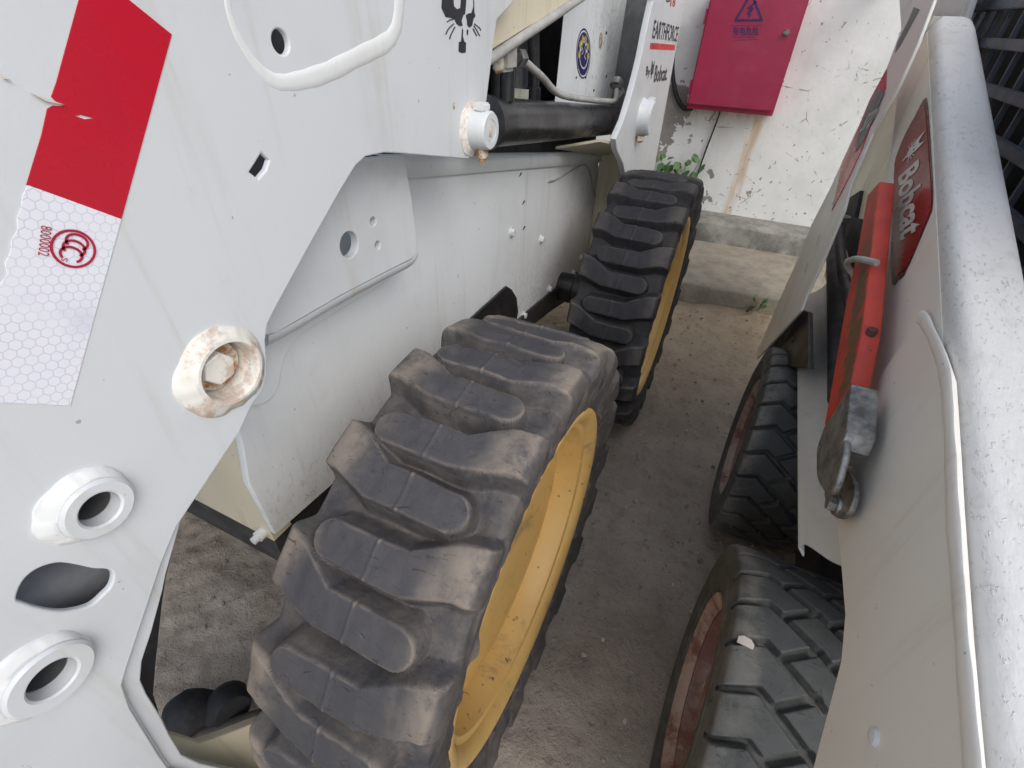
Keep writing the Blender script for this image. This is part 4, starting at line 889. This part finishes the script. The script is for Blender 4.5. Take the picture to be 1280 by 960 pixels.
O = onx(*c4([(585, 560)])[0], XV-.0028); mk('lettering', *text_vf('S70', O, onx(*c4([(600, 500)])[0], XV-.0028)-O+np.array([0, -.12, 0]), onx(*c4([(625, 480)])[0], XV-.0028)-O, nB, .2, .02, .0004), M['whiteprint'], d1)
mk('grey_decal', *plate_vf(yz(c4([(815, 30), (840, 40), (760, 190), (735, 225), (745, 180), (790, 90)]), XV-.0006), XV-.0006, .0004, bevel=.0001, side=-1), M['grey'], upb)
for L in (c8([(448, 175), (462, 135), (466, 140), (452, 182)]), c8([(400, 290), (412, 245), (418, 250), (405, 292)]), c8([(508, 20), (545, -30), (530, 10)])):
    mk('bright_scratch', *plate_vf(yz(L, XV-.0005), XV-.0006, .0004, bevel=.00005, side=-1), M['whiteprint'], upb)
plate('body_panel', yz([(1030, 345), (1052, 262), (1064, 232), (1118, 96), (1150, 20), (1180, 20), (1150, 200), (1115, 420), (1060, 420)], .43), .43, .012, M['cream'], B, side=-1)
# mudguard flap and fender
plate('mud_flap', yz([(1001, 386), (980, 410), (958, 436), (950, 455), (1010, 460), (1010, 390)], .322), .322, .01, M['black'], B, side=-1)
q = onx(992, 424, .322); mk('flap_rivet', *lathe_vf([(0, .010), (-.004, .008), (-.005, .0001)], q, n=16), M['dark'], B)
pf = smooth_open([(.346, .494), (.338, .500), (.3395, .512), (.346, .520), (.356, .527), (.366, .534), (.375, .545), (.384, .562), (.390, .60), (.392, .66)], 4)
skew = [max(0, (x-.34))*-1.25 for x, z in pf]
V, Fc = extr_y([tuple(p) for p in pf], .138, 1.0, skew); fo = mk('fender', V, Fc, M['fend'], B, angle=60)
sm_ = fo.modifiers.new('thick', 'SOLIDIFY'); sm_.thickness = .003
# body, pipes and cab guard
box('chassis_body', (.46, -.02, .28), (1.15, 1.05, .80), M['cab'], B)
box('chassis_lower', (.455, -.25, .16), (1.1, .9, .28), M['dark'], B)
V, Fc = lathe_vf([(.14, .06), (.32, .06)], (.27, .0026, .2463), n=32); mk('axle_tube', V, Fc, M['dark'], B); V, Fc = lathe_vf([(.14, .06), (.32, .06)], (.27, .6706, .2463), n=32); mk('axle_tube', V, Fc, M['dark'], B)
tube('lift_cylinder', [onx(u, v, .385) for u, v in ((1044, 285), (1046, 340), (1050, 420), (1052, 500))], .022, M['hose'], B, 20, 3)
tube('hose', [onx(u, v, .365) for u, v in ((1052, 272), (1050, 300), (1054, 340), (1062, 370), (1075, 400))], .011, M['hose'], B, 12, 6)
c = onx(1051, 280, .365); mk('hose_ferrule', *sweep([c-[0, 0, .02], c+[0, 0, .02]], .016, 16), M['grey'], B)
shape2 = lambda name, px, x, t, mat: plate(name, yz(px, x), x, t, mat, B, side=-1)
shape2('black_cover', [(1038, 330), (1050, 262), (1060, 248), (1075, 238), (1068, 272), (1080, 275), (1072, 340)], .42, .02, M['cab'])
XG = .50
yv0, zv0 = .30, .55
def ypos(u, v): return onx(u, v, XG)
guard = box('window_guard', (XG-.012, .36, 1.205), (XG+.018, 1.62, 1.245), M['mesh'], B, .004)
def bar(lo, hi, nm='guard_bar'): return box(nm, lo, hi, M['mesh'], guard, .002)
for z in (.72, .80, .875, .945, 1.012, 1.085, 1.15): bar((XG-.004, .36, z-.009), (XG+.012, 1.62, z+.009))
for k in range(15):
    y = .40+.085*k; bar((XG+.0125, y-.006, .58), (XG+.021, y+.006, 1.205))
for y in (.36, 1.62): bar((XG-.013, y-.02, .56), (XG+.016, y+.02, 1.21), 'guard_post')
bar((XG-.012, .36, .54), (XG+.018, 1.62, .58))
box('cab_interior', (XG+.10, .1, .5), (XG+.14, 1.9, 1.36), M['cab'], B)
box('cab_side', (XG+.03, .30, .2), (XG+.10, 1.75, .56), M['cab'], B); box('cab_front_post', (XG-.02, .24, .5), (XG+.06, .335, 1.35), M['cab'], B, .01)
plate('cab_side_panel', yz([(1120, -60), (1222, -60), (1214, 0), (1192, 66), (1172, 60), (1130, 90)], .452), .452, .012, M['fend'], B, side=-1)
tube('cab_post', [onx(u, v, .46) for u, v in ((1222, -30), (1205, 25), (1190, 70), (1178, 110))], .012, M['fend'], B, 12, 3)
c = onx(1207, 50, .47); mk('work_lamp', *sweep([c-[0, .02, .02], c+[0, 0, .0], c+[0, .01, .012]], [.016, .018, .012], 16), M['pipe'], B)
# far side of each machine stands on wheels too
for mach, x0, r, ys in ((A, -1.12, .385, (0, .999)), (B, 1.05, .246, (.0, .67))):
    for y in ys:
        V, Fc = lathe_vf([(-.1, r*.72), (-.1, r*.95), (-.08, r), (.08, r), (.1, r*.95), (.1, r*.72)], (x0, y, r), n=48, closed=False); o = mk('wheel', V, Fc, M['hose'], mach); o['label'] = 'far side wheel'

# ------------------------------------------------------------------ red electrical box on the wall
YF = YW-.128
x0, x1, z0, z1 = -.285, .140, .742, 1.20+.03
EB = empty('electrical_box', (-.07, YW, z0), 'crimson steel electrical box with a warning triangle, fixed high on the plaster wall', 'electrical box')
box('case', (x0, YF+.022, z0), (x1, YW-.003, z1), M['boxred'], EB, .003)
door = box('door', (x0+.002, YF, z0+.020), (x1-.006, YF+.019, z1-.006), M['boxred'], EB, .006)
def oyd(u, v): return ony(u, v, YF-.0006)
c = oyd(983, 41); mk('latch', *join([lathe_vf([(-.012, .010), (0, .014), (.004, .014)], c, 'y', 16), box_vf(c+np.array([-.014, -.022, -.004]), c+np.array([.016, -.012, .005]), .002)]), M['steel'], door)
def c4p(L): return [(900+u/3.368, v/3.368) for u, v in L]
fr = np.array([0, -1., 0])
tri = np.array([oyd(*p)[[0, 2]] for p in c4p([(56, 92), (184, 90), (134, -42)])]); tc = tri.mean(0); Oo = np.array([0, YF-.0006, 0]); ex, ez = np.array([1., 0, 0]), np.array([0, 0, 1.])
big = fillet([tuple(p) for p in tri], .012, 4); small = fillet([tuple(tc+(p-tc)*.74) for p in tri], .006, 4)
bolt = [tuple(oyd(*p)[[0, 2]]) for p in c4p([(150, 4), (112, 36), (124, 38), (112, 58), (118, 60), (118, 76), (134, 60), (126, 60), (146, 32), (134, 30), (154, 6)])]
mk('warning_triangle', *flat_vf([(big, [small]), (bolt, [])], Oo, ex, ez, fr, .0004), M['boxprint'], door)
def onbox(s, tl, bl, br, nm, bold=0.0):
    O, X1, Z1 = (oyd(*c4p([p])[0]) for p in (bl, br, tl)); return mk(nm, *text_vf(s, O, X1-O, Z1-O, fr, 0, bold, .0005), M['boxprint'], door)
onbox('有电危险', (54, 112), (54, 149), (163, 149), 'lettering', .01)
bw = [oyd(*p)[[0, 2]] for p in c4p([(46, 109), (174, 107), (172, 124), (48, 162), (150, 156), (62, 169), (158, 166)])]
mk('print_lines', *flat_vf([(stroke([tuple(bw[0]), tuple((bw[0]+bw[1])/2), tuple(bw[1])], .0016), []), (stroke([tuple(bw[1]), tuple((bw[1]+bw[2])/2), tuple(bw[2])], .0016), []), (stroke([tuple(bw[5]), tuple((bw[5]+bw[6])/2), tuple(bw[6])], .0014), [])], Oo, ex, ez, fr, .0004), M['boxprint'], door)
onbox('You dian wei xian', (50, 152), (50, 159), (150, 158), 'lettering')
for z in (z0+.1, z1-.1): mk('hinge', *lathe_vf([(-.03, .006), (.03, .006)], (x0-.002, YF+.012, z), 'z', 10), M['boxred'], EB)
# cables
cb_ = tube('power_cable', [(-.119, YW-.012, .742), (-.123, YW-.014, .68), (-.140, YW-.012, .55), (-.155, YW-.01, .40), (-.166, YW-.012, .30), (-.172, YW-.02, .218)], .0045, M['black'], None, 8, 5)
tag(cb_, 'thin black cable hanging straight down the wall from under the red box', 'cable')
cc = [ony(u, v, YW-.02) for u, v in ((846, 30), (841, 70), (841, 95), (845, 118), (851, 131), (857, 136), (866, 135))]
tag(tube('power_cable', cc, .012, M['black'], None, 10, 5), 'thick black cable looping into the lower left corner of the red box', 'cable')

# ------------------------------------------------------------------ plants
def leaf_mesh(name, mat, L=1.0, W=.8):
    pts = [(0, 0, 0), (.35*W, .28*L, .05), (.48*W, .55*L, .04), (.25*W, .85*L, 0), (0, 1.0*L, -.06), (-.25*W, .85*L, 0), (-.48*W, .55*L, .04), (-.35*W, .28*L, .05), (0, .5*L, -.04)]
    me = bpy.data.meshes.new(name); me.from_pydata(pts, [], [[0, 1, 8], [1, 2, 8], [2, 3, 8], [3, 4, 8], [4, 5, 8], [5, 6, 8], [6, 7, 8], [7, 0, 8]]); return finish(me, mat, 180)
lm = leaf_mesh('leaf', M['leaf']); lw = leaf_mesh('leaf', M['weed'], 1, .45)
ivy = empty('ivy_plant', (-.27, YW-.05, .215), 'small green ivy growing at the foot of the wall behind the left rear tyre', 'plant')
R2 = random.Random(3)
for s in range(7):
    bx_ = -.36+.026*s+R2.uniform(-.02, .02); hgt = R2.uniform(.14, .30); pth = [(bx_, YW-.03, .212), (bx_+R2.uniform(-.02, .03), YW-.04, .212+hgt*.5), (bx_+R2.uniform(-.03, .05), YW-.05, .212+hgt)]
    tube('stem', pth, .002, M['leaf'], ivy, 6, 3)
    for k in range(8):
        p = np.array(pth[0])+(np.array(pth[2])-np.array(pth[0]))*R2.uniform(.15, 1.0)+np.array([R2.uniform(-.03, .03), R2.uniform(-.03, 0), R2.uniform(-.015, .02)])
        l = attach(bpy.data.objects.new('leaf', lm), p, ivy); sc_ = R2.uniform(.036, .058); l.scale = (sc_, sc_, sc_); l.rotation_euler = (R2.uniform(.3, 1.6), R2.uniform(-.7, .7), R2.uniform(-1.2, 1.2))
wp_ = onz(946, 389, .032)
weed = empty('weed_plant', wp_, 'tiny green weed sprouting where the ground meets the concrete step', 'plant')
for s in range(5):
    p1_ = wp_+np.array([R2.uniform(-.05, .05), R2.uniform(-.03, .0), R2.uniform(.03, .09)]); tube('stem', [wp_, (wp_+p1_)/2+[0, 0, .01], p1_], .0015, M['weed'], weed, 5, 3)
    for k in range(4):
        l = attach(bpy.data.objects.new('leaf', lw), wp_+(p1_-wp_)*R2.uniform(.4, 1), weed); sc_ = R2.uniform(.018, .034); l.scale = (sc_,)*3; l.rotation_euler = (R2.uniform(.2, 1.3), R2.uniform(-.5, .5), R2.uniform(0, 6.28))
q = [onz(u, v, .03) for u, v in ((934, 389), (942, 385), (948, 383))]
tag(mk('stick', *sweep(np.array(q)+[[0, 0, 0], [0, 0, .01], [0, 0, .012]], [.006, .008, .004], 8), M['stick']), 'short brown piece of wood lying against the concrete step', 'stick')
# board-like patch of rough dirt seen through the arm opening
# ------------------------------------------------------------------ pebbles and scraps
V = []; Fc = []
ico = bmesh.new(); bmesh.ops.create_icosphere(ico, subdivisions=1, radius=1); iv = np.array([v.co[:] for v in ico.verts]); ifc = [[v.index for v in f.verts] for f in ico.faces]; ico.free()
for k in range(2600):
    x, y = R2.uniform(-.9, .6), R2.uniform(-.45, 1.88)
    r = R2.choice((.0014, .0016, .002, .002, .0024, .003, .004, .0065))*R2.uniform(.7, 1.2); n0 = len(V)
    sc_ = np.array([R2.uniform(.7, 1.4), R2.uniform(.7, 1.3), R2.uniform(.4, .8)])*r; V += (iv*sc_*RNG.uniform(.75, 1.25, (len(iv), 1))+np.array([x, y, .003])).tolist(); Fc += [[i+n0 for i in f] for f in ifc]
tag(mk('gravel', V, Fc, M['stone']), kind='stuff')
for (u, v, sz), lab in zip(((754, 800, .0045), (781, 902, .005), (731, 819, .004), (841, 731, .004)), ('white chip on the ground beside the yellow front rim, left of two', 'white chip lying on the ground nearest the camera', 'tiny pale chip on the ground close to the front rim', 'pale chip on the ground between the two rear tyres')):
    p = onz(u, v, .005); n = [(p[0]+sz*math.cos(a)*R2.uniform(.6, 1.1), p[1]+sz*1.3*math.sin(a)*R2.uniform(.6, 1.1)) for a in np.arange(6)*math.pi/3]
    tag(mk('chip', *curve_plate([n], .002, .0003, Matrix.Translation((0, 0, p[2]))), M['chip']), lab, 'chip', 'white chips on the ground')
d_ = ray(932, 803); o_ = CAM-np.array([0, .0026, .2463]); a_ = d_[1]**2+d_[2]**2; b_ = 2*(o_[1]*d_[1]+o_[2]*d_[2]); k_ = o_[1]**2+o_[2]**2-.2475**2
P = CAM+d_*((-b_-math.sqrt(b_*b_-4*a_*k_))/(2*a_)); nr = np.array([0, P[1]-.0026, P[2]-.2463]); nr /= np.linalg.norm(nr); t1 = np.array([1., 0, 0]); t2 = np.cross(nr, t1)
out = [(-.010, -.004), (-.009, .004), (-.003, .007), (.006, .006), (.010, .001), (.009, -.005), (0, -.0045)]
V, Fc = curve_plate([out], .0025, .0006, Matrix.Identity(4)); V = P+V[:, :1]*t1+V[:, 1:2]*t2+V[:, 2:]*nr
tag(mk('paper_scrap', V, Fc, M['chip']), 'small pale scrap stuck on the tread of the right front tyre', 'scrap')
